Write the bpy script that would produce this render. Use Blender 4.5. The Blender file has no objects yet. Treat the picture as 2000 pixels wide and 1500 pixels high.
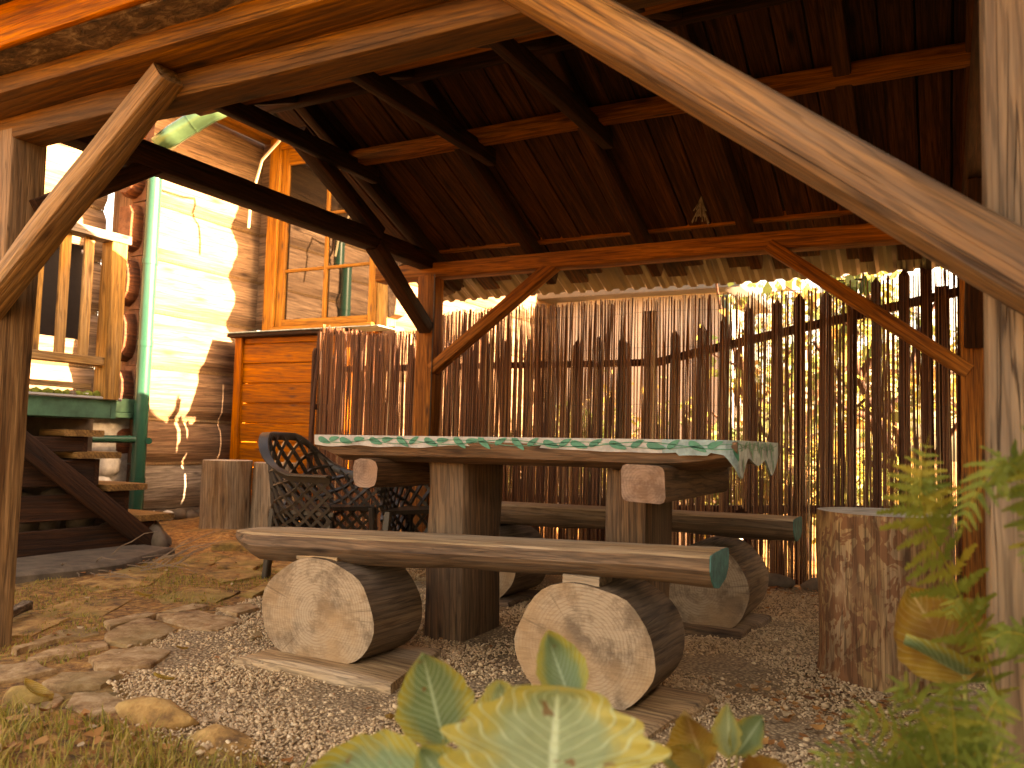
import bpy, math, random
import numpy as np
from mathutils import Vector, Matrix, noise
random.seed(7); rng = np.random.default_rng(11)
R = math.radians
SC = bpy.context.scene
COL = SC.collection

# ---------------------------------------------------------------- camera, sky, sun, exposure
# world axes: X runs along the front beam of the shelter, Y away from it, Z up; front-left post at (0, 0)
cam_d = bpy.data.cameras.new('camera'); cam = bpy.data.objects.new('camera', cam_d); COL.objects.link(cam)
fw = Vector((-0.4636, 0.8833, 0.0699)).normalized(); up = Vector((0.0087, -0.0744, 0.9972))
rt = fw.cross(up).normalized(); up = rt.cross(fw).normalized()
cam.matrix_world = Matrix(((rt.x, up.x, -fw.x, 3.294), (rt.y, up.y, -fw.y, -1.981), (rt.z, up.z, -fw.z, 0.87), (0, 0, 0, 1)))
cam_d.sensor_width = 36; cam_d.lens = 36 * 1606 / 2000
cam_d.clip_start = 0.05; cam_d.clip_end = 400
cam_d.dof.use_dof = True; cam_d.dof.focus_distance = 3.6; cam_d.dof.aperture_fstop = 3.4
SC.camera = cam
SUN_EL, SUN_AZ = 22, 7.5           # degrees; azimuth from +X towards +Y
world = bpy.data.worlds.new('World'); SC.world = world; world.use_nodes = True
wn = world.node_tree
sky = wn.nodes.new('ShaderNodeTexSky'); sky.sky_type = 'NISHITA'; sky.sun_disc = False
sky.sun_elevation = R(SUN_EL); sky.sun_rotation = R(90 - SUN_AZ); sky.dust_density = 3.0; sky.air_density = 1.0; sky.ozone_density = 0.6
bg = wn.nodes['Background']; bg.inputs['Strength'].default_value = 0.10
wn.links.new(sky.outputs[0], bg.inputs[0])
sun_d = bpy.data.lights.new('sun', 'SUN'); sun = bpy.data.objects.new('sun', sun_d); COL.objects.link(sun)
sun_d.energy = 5.0; sun_d.angle = R(0.5); sun_d.color = (1.0, 0.97, 0.94)
sd = Vector((math.cos(R(SUN_EL)) * math.cos(R(SUN_AZ)), math.cos(R(SUN_EL)) * math.sin(R(SUN_AZ)), math.sin(R(SUN_EL))))
sun.rotation_euler = sd.to_track_quat('Z', 'Y').to_euler()
SC.view_settings.view_transform = 'Standard'; SC.view_settings.look = 'None'
SC.view_settings.gamma = 1.0; SC.view_settings.use_curve_mapping = False
SC.view_settings.exposure = 3.85
SC.view_settings.use_white_balance = True
SC.view_settings.white_balance_temperature = 15500
SC.view_settings.white_balance_tint = 27
SC.render.engine = 'CYCLES'
SC.cycles.max_bounces = 8; SC.cycles.diffuse_bounces = 5; SC.cycles.transparent_max_bounces = 8
SC.cycles.use_denoising = True

# ---------------------------------------------------------------- node helpers
class NT:
    def __init__(s, name):
        s.m = bpy.data.materials.new(name); s.m.use_nodes = True; s.t = s.m.node_tree; s.b = s.t.nodes['Principled BSDF']
    def n(s, typ, **kw):
        nd = s.t.nodes.new('ShaderNode' + typ)
        for k, v in kw.items():
            if k.startswith('_'): setattr(nd, k[1:], v)
            else: nd.inputs[k.replace('__', ' ')].default_value = v
        return nd
    def l(s, a, b): s.t.links.new(a, b)
    def coord(s, kind='Object', scale=(1, 1, 1), rand=True):
        tc = s.n('TexCoord'); mp = s.n('Mapping'); mp.inputs['Scale'].default_value = scale
        s.l(tc.outputs[kind], mp.inputs['Vector'])
        if rand:
            oi = s.n('ObjectInfo'); mu = s.n('Math', _operation='MULTIPLY'); mu.inputs[1].default_value = 37.0
            s.l(oi.outputs['Random'], mu.inputs[0]); s.l(mu.outputs[0], mp.inputs['Location'])
        return mp.outputs[0]
    def ramp(s, fac, stops, interp='LINEAR'):
        r = s.n('ValToRGB'); r.color_ramp.interpolation = interp
        e = r.color_ramp.elements
        while len(e) < len(stops): e.new(0.5)
        for i, (p, c) in enumerate(stops):
            e[i].position = p; e[i].color = (c, c, c, 1) if isinstance(c, (int, float)) else (*c, 1)
        s.l(fac, r.inputs[0]); return r.outputs[0]
    def mix(s, a, b, fac, mode='MIX'):
        m = s.n('Mix', _data_type='RGBA', _blend_type=mode)
        for sock, v in ((m.inputs[6], a), (m.inputs[7], b)):
            if hasattr(v, 'is_output'): s.l(v, sock)
            else: sock.default_value = (*v, 1)
        if hasattr(fac, 'is_output'): s.l(fac, m.inputs[0])
        else: m.inputs[0].default_value = fac
        return m.outputs[2]
    def noise(s, vec, scale, detail=4, rough=0.55, dist=0.0):
        n = s.n('TexNoise'); n.inputs['Scale'].default_value = scale; n.inputs['Detail'].default_value = detail
        n.inputs['Roughness'].default_value = rough; n.inputs['Distortion'].default_value = dist
        s.l(vec, n.inputs['Vector']); return n.outputs['Fac']
    def bump(s, h, strength=0.3, dist=0.01, prev=None):
        b = s.n('Bump'); b.inputs['Strength'].default_value = strength; b.inputs['Distance'].default_value = dist
        s.l(h, b.inputs['Height'])
        if prev is not None: s.l(prev, b.inputs['Normal'])
        return b.outputs[0]
    def done(s, col=None, rough=None, normal=None, **kw):
        if col is not None:
            if hasattr(col, 'is_output'): s.l(col, s.b.inputs['Base Color'])
            else: s.b.inputs['Base Color'].default_value = (*col, 1)
        if rough is not None:
            if hasattr(rough, 'is_output'): s.l(rough, s.b.inputs['Roughness'])
            else: s.b.inputs['Roughness'].default_value = rough
        if normal is not None: s.l(normal, s.b.inputs['Normal'])
        for k, v in kw.items(): s.b.inputs[k.replace('__', ' ')].default_value = v
        return s.m

def wood(name, light, mid, dark, grey=None, greyamt=0.0, gs=1.0, crack=0.5, patch=None, bump=0.5, rough=0.75, spots=0.0, sat=1.12, val=1.0):
    """wood whose grain runs along the object's own X axis"""
    t = NT(name)
    big = t.noise(t.coord(scale=(0.9, 5, 5)), 1.6 * gs, 3, 0.6, 0.3)
    g = t.noise(t.coord(scale=(0.7, 22, 22)), 2.2 * gs, 6, 0.65, 0.6)
    fine = t.noise(t.coord(scale=(1.5, 60, 60)), 4.0 * gs, 3, 0.6)
    c = t.ramp(g, [(0.39, dark), (0.50, mid), (0.61, light)])
    c2 = t.ramp(big, [(0.40, dark), (0.60, light)])
    c = t.mix(c, c2, 0.38)
    c = t.mix(c, t.ramp(fine, [(0.36, 0.35), (0.6, 1.0)]), 0.6, 'MULTIPLY')
    if grey:
        c = t.mix(c, grey, t.ramp(t.noise(t.coord(scale=(0.6, 3, 3)), 1.1, 4, 0.6), [(0.42, 0.0), (0.62, greyamt)]))
    if patch:      # beetle galleries and bark remnants
        p = t.noise(t.coord(scale=(0.8, 1.3, 1.3)), 14, 3, 0.5, 1.8)
        pz = t.noise(t.coord(scale=(1, 1, 1)), 4.5, 2, 0.5, 0.4)
        pm = t.ramp(p, [(0.485, 0.0), (0.52, 1.0)])
        pm = t.mix(pm, (0, 0, 0), t.ramp(pz, [(0.35, 1.0), (0.5, 0.0)]))
        c = t.mix(c, patch, pm)
    st_ = t.noise(t.coord(scale=(0.25, 7, 7)), 2.6 * gs, 4, 0.7, 0.5)
    c = t.mix(c, t.ramp(st_, [(0.40, 0.42), (0.56, 1.0)]), 0.55, 'MULTIPLY')
    wv = t.n('TexWave', _wave_type='BANDS', _bands_direction='DIAGONAL'); wv.inputs['Scale'].default_value = 13.0; wv.inputs['Distortion'].default_value = 7.0
    wv.inputs['Detail'].default_value = 3.0; wv.inputs['Detail Scale'].default_value = 1.6; wv.inputs['Detail Roughness'].default_value = 0.6
    t.l(t.coord(scale=(0.12, 1.6, 1.6)), wv.inputs['Vector'])
    c = t.mix(c, t.ramp(wv.outputs['Fac'], [(0.05, 0.42), (0.35, 1.0)]), 0.55, 'MULTIPLY')
    hs = t.n('HueSaturation'); hs.inputs['Saturation'].default_value = sat; hs.inputs['Value'].default_value = val * 1.22; t.l(c, hs.inputs['Color']); c = hs.outputs[0]
    # knots
    v = t.n('TexVoronoi'); v.inputs['Scale'].default_value = 3.3 * gs
    t.l(t.coord(scale=(0.9, 3.2, 3.2)), v.inputs['Vector'])
    kn = t.ramp(v.outputs['Distance'], [(0.05, 1.0), (0.13, 0.45), (0.21, 0.0)])
    c = t.mix(c, tuple(x * 0.42 for x in dark), kn)
    # drying cracks along the grain
    ck = t.noise(t.coord(scale=(0.35, 16, 16)), 2.4 * gs, 2, 0.5, 0.15)
    cm = t.ramp(ck, [(0.487, 0.0), (0.498, crack), (0.502, crack), (0.513, 0.0)])
    cb = t.noise(t.coord(scale=(0.5, 2, 2)), 2.0, 2)
    cm = t.mix(cm, (0, 0, 0), t.ramp(cb, [(0.42, 1.0), (0.55, 0.0)]))
    c = t.mix(c, tuple(x * 0.3 for x in dark), cm)
    if spots:
        sp = t.noise(t.coord(scale=(1, 2, 2)), 30, 1, 0.4)
        c = t.mix(c, (0.75, 0.70, 0.60), t.ramp(sp, [(0.74 - spots, 0.0), (0.77 - spots, 1.0)]))
    n = t.bump(g, bump, 0.006); n = t.bump(wv.outputs['Fac'], bump * 0.6, 0.003, n)
    n = t.bump(fine, bump * 0.5, 0.002, n)
    inv = t.n('Math', _operation='SUBTRACT'); inv.inputs[0].default_value = 1.0; t.l(cm, inv.inputs[1])
    n = t.bump(inv.outputs[0], 0.8, 0.006, n)
    return t.done(c, rough, n, Specular__IOR__Level=0.25)

def endgrain(name, light, dark, ring=26.0, stain=None):
    """cut end: rings round the object's X axis"""
    t = NT(name)
    tc = t.n('TexCoord'); sep = t.n('SeparateXYZ'); t.l(tc.outputs['Object'], sep.inputs[0])
    cmb = t.n('CombineXYZ'); t.l(sep.outputs['Y'], cmb.inputs[1]); t.l(sep.outputs['Z'], cmb.inputs[2])
    wv = t.n('TexWave', _wave_type='RINGS', _rings_direction='SPHERICAL'); wv.inputs['Scale'].default_value = ring
    wv.inputs['Distortion'].default_value = 3.0; wv.inputs['Detail'].default_value = 3; wv.inputs['Detail Scale'].default_value = 0.9
    t.l(cmb.outputs[0], wv.inputs['Vector'])
    c = t.mix(dark, light, t.ramp(wv.outputs['Fac'], [(0.05, 0.60), (0.45, 1.0)]))
    a = t.noise(t.coord(rand=True), 9, 7, 0.7); c = t.mix(c, tuple(x * 0.62 for x in dark), t.ramp(a, [(0.46, 0.0), (0.60, 0.8)]))
    a2 = t.noise(t.coord(rand=True), 3.0, 3, 0.6); c = t.mix(c, tuple(x * y for x, y in zip(light, (0.95, 0.78, 0.62))), t.ramp(a2, [(0.45, 0.0), (0.62, 0.8)]))
    # saw marks: fine parallel lines across the cut
    sm = t.noise(t.coord(scale=(1, 6, 60)), 3, 3, 0.6)
    c = t.mix(c, t.ramp(sm, [(0.3, 0.72), (0.6, 1.0)]), 0.7, 'MULTIPLY')
    # radial checks
    gr = t.n('Math', _operation='ARCTAN2'); t.l(sep.outputs['Y'], gr.inputs[0]); t.l(sep.outputs['Z'], gr.inputs[1])
    c1 = t.n('CombineXYZ'); t.l(gr.outputs[0], c1.inputs[0])
    rc = t.noise(c1.outputs[0], 3.2, 2, 0.7)
    ln = t.n('VectorMath', _operation='LENGTH'); t.l(cmb.outputs[0], ln.inputs[0])
    rm = t.mix((0, 0, 0), t.ramp(rc, [(0.496, 0.0), (0.5, 0.8), (0.504, 0.0)]), t.ramp(ln.outputs['Value'], [(0.08, 0.0), (0.2, 1.0)]))
    c = t.mix(c, tuple(x * 0.45 for x in dark), t.mix((0, 0, 0), rm, t.ramp(t.noise(t.coord(rand=True), 4.0, 2), [(0.45, 0.0), (0.55, 0.8)])))
    if stain: c = t.mix(c, stain, t.ramp(t.noise(t.coord(rand=True), 11, 3), [(0.35, 0.75), (0.6, 1.0)]))
    n = t.bump(sm, 0.35, 0.003); n = t.bump(a, 0.3, 0.01, n)
    return t.done(c, 0.85, n, Specular__IOR__Level=0.2)

def paint(name, col, var=0.25, rough=0.5, scale=8.0, bumpk=0.15, **kw):
    t = NT(name); a = t.noise(t.coord(), scale, 5, 0.65)
    c = t.mix(tuple(x * (1 - var) for x in col), col, t.ramp(a, [(0.35, 0.0), (0.65, 1.0)]))
    return t.done(c, rough, t.bump(a, bumpk, 0.004), **kw)

M = {}
M['post'] = wood('post_wood', (0.38, 0.23, 0.13), (0.27, 0.15, 0.08), (0.12, 0.06, 0.032), grey=(0.28, 0.21, 0.155), greyamt=0.5)
M['front'] = wood('front_post_wood', (0.36, 0.24, 0.155), (0.27, 0.17, 0.105), (0.13, 0.07, 0.04), grey=(0.30, 0.24, 0.19), greyamt=0.45, gs=0.9, val=0.78, sat=1.25, crack=0.9)
M['brace'] = wood('brace_wood', (0.34, 0.17, 0.07), (0.22, 0.10, 0.04), (0.07, 0.03, 0.014), grey=(0.26, 0.19, 0.14), greyamt=0.45, gs=0.8, spots=0.0, crack=0.9)
M['brace2'] = wood('slender_brace_wood', (0.46, 0.25, 0.11), (0.36, 0.18, 0.075), (0.18, 0.085, 0.04), grey=(0.36, 0.28, 0.20), greyamt=0.3, gs=0.9, bump=0.8)
M['beam'] = wood('beam_wood', (0.33, 0.155, 0.052), (0.19, 0.082, 0.03), (0.06, 0.028, 0.014), grey=(0.10, 0.055, 0.03), greyamt=0.8, gs=0.8)
M['inner'] = wood('inner_beam_wood', (0.44, 0.185, 0.078), (0.33, 0.125, 0.05), (0.16, 0.058, 0.025), crack=0.5)
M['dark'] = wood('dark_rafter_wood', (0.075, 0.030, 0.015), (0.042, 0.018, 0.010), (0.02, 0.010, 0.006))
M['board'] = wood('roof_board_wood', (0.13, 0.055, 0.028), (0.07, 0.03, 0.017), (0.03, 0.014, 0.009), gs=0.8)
M['fascia'] = wood('orange_fascia_wood', (0.55, 0.20, 0.055), (0.46, 0.15, 0.04), (0.28, 0.08, 0.025), crack=0.3)
M['bark'] = NT('bark'); _t = M['bark']; _a = _t.noise(_t.coord(scale=(4, 10, 10)), 3, 6, 0.7, 0.5)
M['bark'] = _t.done(_t.ramp(_a, [(0.35, (0.03, 0.018, 0.012)), (0.52, (0.13, 0.075, 0.04)), (0.66, (0.34, 0.26, 0.18))]), 0.9, _t.bump(_a, 1.0, 0.02))
M['bench'] = wood('bench_wood', (0.50, 0.34, 0.205), (0.42, 0.26, 0.15), (0.26, 0.155, 0.09), grey=(0.42, 0.35, 0.28), greyamt=0.55)
M['benchdark'] = wood('bench_bark_side', (0.24, 0.14, 0.085), (0.165, 0.094, 0.057), (0.07, 0.038, 0.025), grey=(0.19, 0.14, 0.105), greyamt=0.5)
M['table'] = wood('table_wood', (0.24, 0.13, 0.075), (0.17, 0.088, 0.05), (0.08, 0.042, 0.025), grey=(0.22, 0.16, 0.12), greyamt=0.4)
M['leg'] = wood('table_leg_wood', (0.22, 0.122, 0.07), (0.145, 0.077, 0.043), (0.065, 0.033, 0.02), grey=(0.17, 0.12, 0.085), greyamt=0.5)
M['logside'] = wood('log_side', (0.25, 0.165, 0.105), (0.18, 0.112, 0.07), (0.08, 0.048, 0.03), grey=(0.22, 0.17, 0.135), greyamt=0.6)
M['stump'] = wood('stump_side', (0.44, 0.265, 0.145), (0.34, 0.19, 0.10), (0.19, 0.095, 0.05), grey=(0.36, 0.27, 0.20), greyamt=0.4, patch=(0.20, 0.095, 0.055), gs=0.7)
M['stump2'] = wood('old_stump_side', (0.42, 0.28, 0.17), (0.30, 0.18, 0.10), (0.15, 0.08, 0.045), grey=(0.38, 0.31, 0.24), greyamt=0.6, gs=0.8)
M['end'] = endgrain('log_end', (0.42, 0.30, 0.20), (0.24, 0.155, 0.10))
M['endpink'] = endgrain('beam_end', (0.34, 0.215, 0.155), (0.20, 0.115, 0.08), ring=30)
M['endtop'] = endgrain('stump_top', (0.46, 0.42, 0.37), (0.32, 0.27, 0.22))
M['enddark'] = endgrain('dark_end', (0.20, 0.10, 0.06), (0.10, 0.045, 0.03), ring=18)
M['house'] = wood('house_log_wood', (0.29, 0.18, 0.11), (0.22, 0.13, 0.08), (0.13, 0.072, 0.044), gs=0.6, sat=1.0, bump=0.2)
M['headlog'] = wood('dark_log_head', (0.20, 0.075, 0.04), (0.12, 0.045, 0.028), (0.05, 0.02, 0.014), gs=0.7)
M['greylog'] = wood('grey_log_wood', (0.32, 0.27, 0.22), (0.24, 0.20, 0.16), (0.12, 0.09, 0.07))
M['shutter'] = wood('stained_plank', (0.44, 0.155, 0.05), (0.37, 0.12, 0.038), (0.22, 0.065, 0.022), crack=0.15, bump=0.25, rough=0.6)
M['frame'] = wood('window_frame_wood', (0.46, 0.22, 0.085), (0.40, 0.17, 0.06), (0.25, 0.10, 0.035), crack=0.2, rough=0.6)
M['rail'] = wood('railing_wood', (0.52, 0.30, 0.13), (0.46, 0.25, 0.10), (0.30, 0.15, 0.06), grey=(0.34, 0.29, 0.22), greyamt=0.35)
M['tread'] = wood('tread_wood', (0.36, 0.21, 0.10), (0.28, 0.155, 0.07), (0.14, 0.075, 0.035))
M['picket'] = wood('picket_wood', (0.10, 0.045, 0.028), (0.065, 0.029, 0.018), (0.035, 0.016, 0.011))
M['greenpipe'] = paint('green_enamel', (0.006, 0.062, 0.042), 0.15, 0.25, 3, 0.02)
M['copper'] = paint('gutter_metal', (0.10, 0.20, 0.10), 0.5, 0.22, 5, 0.05, Metallic=0.6)
M['greenpaint'] = paint('green_board_paint', (0.05, 0.17, 0.10), 0.5, 0.6)
M['teal'] = paint('teal_end_paint', (0.03, 0.20, 0.17), 0.6, 0.7, 22, 0.5)
M['white'] = paint('white_paint', (0.52, 0.49, 0.45), 0.45, 0.7, 14, 0.3)
M['bluewhite'] = paint('pale_blue_paint', (0.30, 0.44, 0.44), 0.55, 0.6, 18, 0.3)
M['vine'] = paint('green_vine_paint', (0.03, 0.26, 0.16), 0.35, 0.6, 30, 0.1)
M['plastic'] = paint('brown_resin', (0.04, 0.027, 0.018), 0.3, 0.38, 6, 0.05)
M['whitestone'] = paint('whitewashed_stone', (0.66, 0.63, 0.57), 0.35, 0.9, 16, 0.8)
M['mortar'] = paint('mortar', (0.46, 0.43, 0.38), 0.35, 0.95, 20, 0.8)
M['stone'] = paint('grey_stone', (0.15, 0.105, 0.07), 0.55, 0.9, 9, 0.8)
M['glass'] = paint('window_glass', (0.012, 0.010, 0.008), 0.0, 0.015, 1, 0.0, IOR=1.85)
M['blackgap'] = paint('dark_netting', (0.02, 0.013, 0.011), 0.2, 0.9, 30, 0.4)
M['wire'] = paint('pale_cable', (0.55, 0.42, 0.26), 0.1, 0.5)
M['blackwire'] = paint('black_cable', (0.015, 0.015, 0.015), 0.1, 0.4)
M['moss'] = paint('moss', (0.20, 0.24, 0.03), 0.6, 0.95, 40, 1.0)
M['rope'] = paint('wood_wool_rope', (0.26, 0.14, 0.06), 0.6, 0.95, 60, 1.0)
M['zinc'] = paint('painted_sheet_metal', (0.085, 0.08, 0.07), 0.3, 0.45, 4, 0.05, Metallic=0.3)
M['twig'] = paint('dry_twig', (0.30, 0.20, 0.13), 0.4, 0.9)
M['dry'] = paint('dried_flower', (0.34, 0.28, 0.20), 0.5, 0.9, 40)
M['pale'] = paint('pale_plank_paint', (0.40, 0.37, 0.34), 0.2, 0.8, 5)
M['hedge'] = paint('hedge_leaf', (0.05, 0.09, 0.025), 0.5, 0.7, 3)

def flagmat():
    t = NT('flagstone'); a = t.noise(t.coord(), 12, 9, 0.75); b = t.noise(t.coord(), 2.2, 3)
    c = t.ramp(a, [(0.36, (0.17, 0.08, 0.03)), (0.50, (0.40, 0.225, 0.105)), (0.64, (0.58, 0.39, 0.22))])
    c = t.mix(c, (0.24, 0.15, 0.05), t.ramp(b, [(0.45, 0.0), (0.65, 0.6)]))
    return t.done(c, 0.9, t.bump(a, 1.0, 0.022))
M['flag'] = flagmat()

_t = NT('mossy_flagstone'); _a = _t.noise(_t.coord(), 9, 7, 0.7); _b = _t.noise(_t.coord(), 3, 4)
_c = _t.ramp(_a, [(0.36, (0.11, 0.05, 0.018)), (0.5, (0.33, 0.165, 0.05)), (0.66, (0.52, 0.30, 0.11))])
_c = _t.mix(_c, (0.20, 0.14, 0.03), _t.ramp(_b, [(0.50, 0.0), (0.64, 0.6)]))
M['flagmoss'] = _t.done(_c, 0.95, _t.bump(_a, 1.0, 0.015))
def groundmat():
    t = NT('earth_with_moss'); co = t.coord(rand=False)
    a = t.noise(co, 22, 8, 0.7); b = t.noise(co, 1.7, 5, 0.6); d = t.noise(co, 70, 3, 0.7)
    c = t.ramp(a, [(0.36, (0.08, 0.032, 0.012)), (0.5, (0.34, 0.145, 0.04)), (0.64, (0.58, 0.29, 0.085))])
    c = t.mix(c, (0.17, 0.12, 0.03), t.ramp(b, [(0.50, 0.0), (0.64, 0.45)]))
    c = t.mix(c, (0.45, 0.32, 0.20), t.ramp(d, [(0.62, 0.0), (0.7, 0.7)]))
    n = t.bump(a, 1.0, 0.03); n = t.bump(d, 0.7, 0.01, n)
    return t.done(c, 0.95, n)
M['ground'] = groundmat()

def colattr(name, stops, rough=0.8, trans=0.0, spec=0.3):
    """colour picked per piece from the vertex attribute 'tone'"""
    t = NT(name); at = t.n('Attribute', _attribute_name='tone')
    c = t.ramp(at.outputs['Fac'], stops)
    a = t.noise(t.coord(rand=False), 60, 3)
    c = t.mix(c, t.ramp(a, [(0.3, 0.75), (0.6, 1.0)]), 0.6, 'MULTIPLY')
    t.done(c, rough, None, Specular__IOR__Level=spec)
    if trans:
        tr = t.n('BsdfTranslucent'); t.l(c, tr.inputs[0]); mx = t.n('MixShader'); mx.inputs[0].default_value = trans
        t.l(t.b.outputs[0], mx.inputs[1]); t.l(tr.outputs[0], mx.inputs[2]); t.l(mx.outputs[0], t.t.nodes['Material Output'].inputs[0])
    return t.m
M['gravel'] = colattr('gravel_stone', [(0.0, (0.22, 0.13, 0.075)), (0.3, (0.48, 0.32, 0.19)), (0.6, (0.62, 0.425, 0.25)), (0.85, (0.74, 0.56, 0.36)), (1.0, (0.48, 0.22, 0.11))])
M['reed'] = colattr('reed_cane', [(0.0, (0.07, 0.025, 0.014)), (0.45, (0.17, 0.062, 0.03)), (0.78, (0.30, 0.13, 0.055)), (1.0, (0.58, 0.38, 0.22))], 0.45, 0.06)
M['grass'] = colattr('grass_blade', [(0.0, (0.12, 0.12, 0.02)), (0.3, (0.27, 0.25, 0.04)), (0.6, (0.46, 0.34, 0.08)), (1.0, (0.50, 0.27, 0.11))], 0.6, 0.35)
M['litter'] = colattr('dead_leaf', [(0.0, (0.10, 0.04, 0.02)), (0.4, (0.34, 0.12, 0.035)), (0.75, (0.48, 0.22, 0.07)), (1.0, (0.50, 0.36, 0.22))], 0.7, 0.2)
M['autumn'] = colattr('autumn_leaf', [(0.0, (0.06, 0.10, 0.03)), (0.4, (0.15, 0.19, 0.06)), (0.75, (0.36, 0.34, 0.10)), (1.0, (0.42, 0.26, 0.09))], 0.5, 0.45)
M['fern'] = colattr('fern_leaf', [(0.0, (0.10, 0.14, 0.025)), (0.55, (0.19, 0.22, 0.04)), (1.0, (0.38, 0.29, 0.05))], 0.6, 0.4, 0.15)

def leafmat(name, green, edge, edgeamt=0.5, brown=None):
    t = NT(name); uv = t.n('UVMap'); sp = t.n('SeparateXYZ'); t.l(uv.outputs[0], sp.inputs[0])
    m1 = t.n('Math', _operation='SUBTRACT'); t.l(sp.outputs[0], m1.inputs[0]); m1.inputs[1].default_value = 0.5
    m2 = t.n('Math', _operation='ABSOLUTE'); t.l(m1.outputs[0], m2.inputs[0])          # distance from the midrib
    a = t.noise(t.coord(rand=True), 14, 5, 0.6, 0.4)
    ad = t.n('Math', _operation='ADD'); t.l(m2.outputs[0], ad.inputs[0])
    am = t.n('Math', _operation='MULTIPLY'); t.l(a, am.inputs[0]); am.inputs[1].default_value = 0.5; t.l(am.outputs[0], ad.inputs[1])
    c = t.mix(green, edge, t.ramp(ad.outputs[0], [(0.5 - edgeamt * 0.25, 0.0), (0.66 - edgeamt * 0.2, 1.0)]))
    # side veins leave the midrib at an angle
    k = t.n('Math', _operation='MULTIPLY'); t.l(m2.outputs[0], k.inputs[0]); k.inputs[1].default_value = -9.0
    k2 = t.n('Math', _operation='MULTIPLY_ADD'); t.l(sp.outputs[1], k2.inputs[0]); k2.inputs[1].default_value = 12.0; t.l(k.outputs[0], k2.inputs[2])
    fr = t.n('Math', _operation='PINGPONG'); t.l(k2.outputs[0], fr.inputs[0]); fr.inputs[1].default_value = 0.5
    vein = t.ramp(fr.outputs[0], [(0.0, 0.9), (0.13, 0.0)])
    mid = t.ramp(m2.outputs[0], [(0.012, 1.0), (0.028, 0.0)])
    light = tuple(min(1, x * 1.5 + 0.14) for x in green)
    c = t.mix(c, tuple(x * 0.6 for x in green), t.ramp(t.noise(t.coord(rand=True), 26, 4, 0.7), [(0.5, 0.0), (0.7, 0.45)])); c = t.mix(c, light, vein); c = t.mix(c, light, mid)
    c = t.mix(c, (0.22, 0.10, 0.03), t.ramp(t.noise(t.coord(rand=True), 34, 2, 0.5), [(0.68, 0.0), (0.72, 0.85)]))
    if brown: c = t.mix(c, brown, t.ramp(t.noise(t.coord(rand=True), 8, 4, 0.6), [(0.45, 0.0), (0.62, 0.9)]))
    t.done(c, 0.45, t.bump(vein, 0.5, 0.004), Specular__IOR__Level=0.35)
    tr = t.n('BsdfTranslucent'); t.l(c, tr.inputs[0]); mx = t.n('MixShader'); mx.inputs[0].default_value = 0.35
    t.l(t.b.outputs[0], mx.inputs[1]); t.l(tr.outputs[0], mx.inputs[2]); t.l(mx.outputs[0], t.t.nodes['Material Output'].inputs[0])
    return t.m
M['leaf_green'] = leafmat('green_leaf', (0.15, 0.23, 0.10), (0.38, 0.32, 0.06), 0.0)
M['leaf_yellow'] = leafmat('yellowing_leaf', (0.27, 0.33, 0.15), (0.46, 0.38, 0.09), 0.25)
M['leaf_brown'] = leafmat('browning_leaf', (0.30, 0.20, 0.04), (0.40, 0.24, 0.04), 0.6, (0.24, 0.11, 0.03))
M['leaf_stem'] = paint('leaf_stalk', (0.30, 0.28, 0.08), 0.2, 0.5)

# ---------------------------------------------------------------- object helpers
W = {}
def tag(o, label=None, cat=None, group=None, kind=None):
    if label: o['label'] = label
    if cat: o['category'] = cat
    if group: o['group'] = group
    if kind: o['kind'] = kind
    return o
def empty(name, loc=(0, 0, 0), **kw):
    o = bpy.data.objects.new(name, None); COL.objects.link(o); o.location = loc; o.empty_display_size = 0.1
    W[o.name] = Matrix.Translation(Vector(loc)); return tag(o, **kw)
def put(o, mat, parent=None):
    W[o.name] = mat
    if parent is not None:
        o.parent = parent; o.matrix_basis = W[parent.name].inverted() @ mat
    else: o.matrix_basis = mat
    return o
def link(name, me, parent=None, mat=None):
    o = bpy.data.objects.new(name, me); COL.objects.link(o); return put(o, mat or Matrix.Identity(4), parent)
def mesh(name, verts, faces, mats, midx=None, smooth=None):
    me = bpy.data.meshes.new(name); me.from_pydata([tuple(v) for v in verts], [], [tuple(f) for f in faces])
    for m in (mats if isinstance(mats, (list, tuple)) else [mats]): me.materials.append(m)
    if midx is not None: me.polygons.foreach_set('material_index', midx)
    if smooth: me.shade_smooth() if smooth is True else (me.shade_smooth(), me.set_sharp_from_angle(angle=R(smooth)))
    me.update(); return me
def bulk(name, V, F, mat, tone=None, smooth=False):
    """fast mesh from arrays; F has equal-sized faces"""
    me = bpy.data.meshes.new(name); V = np.asarray(V, np.float32); F = np.asarray(F, np.int32); k = F.shape[1]
    me.vertices.add(len(V)); me.vertices.foreach_set('co', V.ravel())
    me.loops.add(F.size); me.loops.foreach_set('vertex_index', F.ravel())
    me.polygons.add(len(F)); me.polygons.foreach_set('loop_start', np.arange(0, F.size, k, dtype=np.int32))
    me.materials.append(mat); me.update(calc_edges=True); me.validate()
    if tone is not None:
        a = me.attributes.new('tone', 'FLOAT', 'POINT'); a.data.foreach_set('value', np.asarray(tone, np.float32))
    if smooth: me.shade_smooth()
    return me
def frame(P0, P1, upv=(0, 0, 1), roll=0.0):
    P0 = Vector(P0); x = (Vector(P1) - P0).normalized(); u = Vector(upv)
    if abs(x.dot(u)) > 0.98: u = Vector((0, 1, 0))
    y = u.cross(x).normalized(); z = x.cross(y).normalized()
    m = Matrix((( x.x, y.x, z.x, P0.x), (x.y, y.y, z.y, P0.y), (x.z, y.z, z.z, P0.z), (0, 0, 0, 1)))
    return m @ Matrix.Rotation(roll, 4, 'X')
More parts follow.
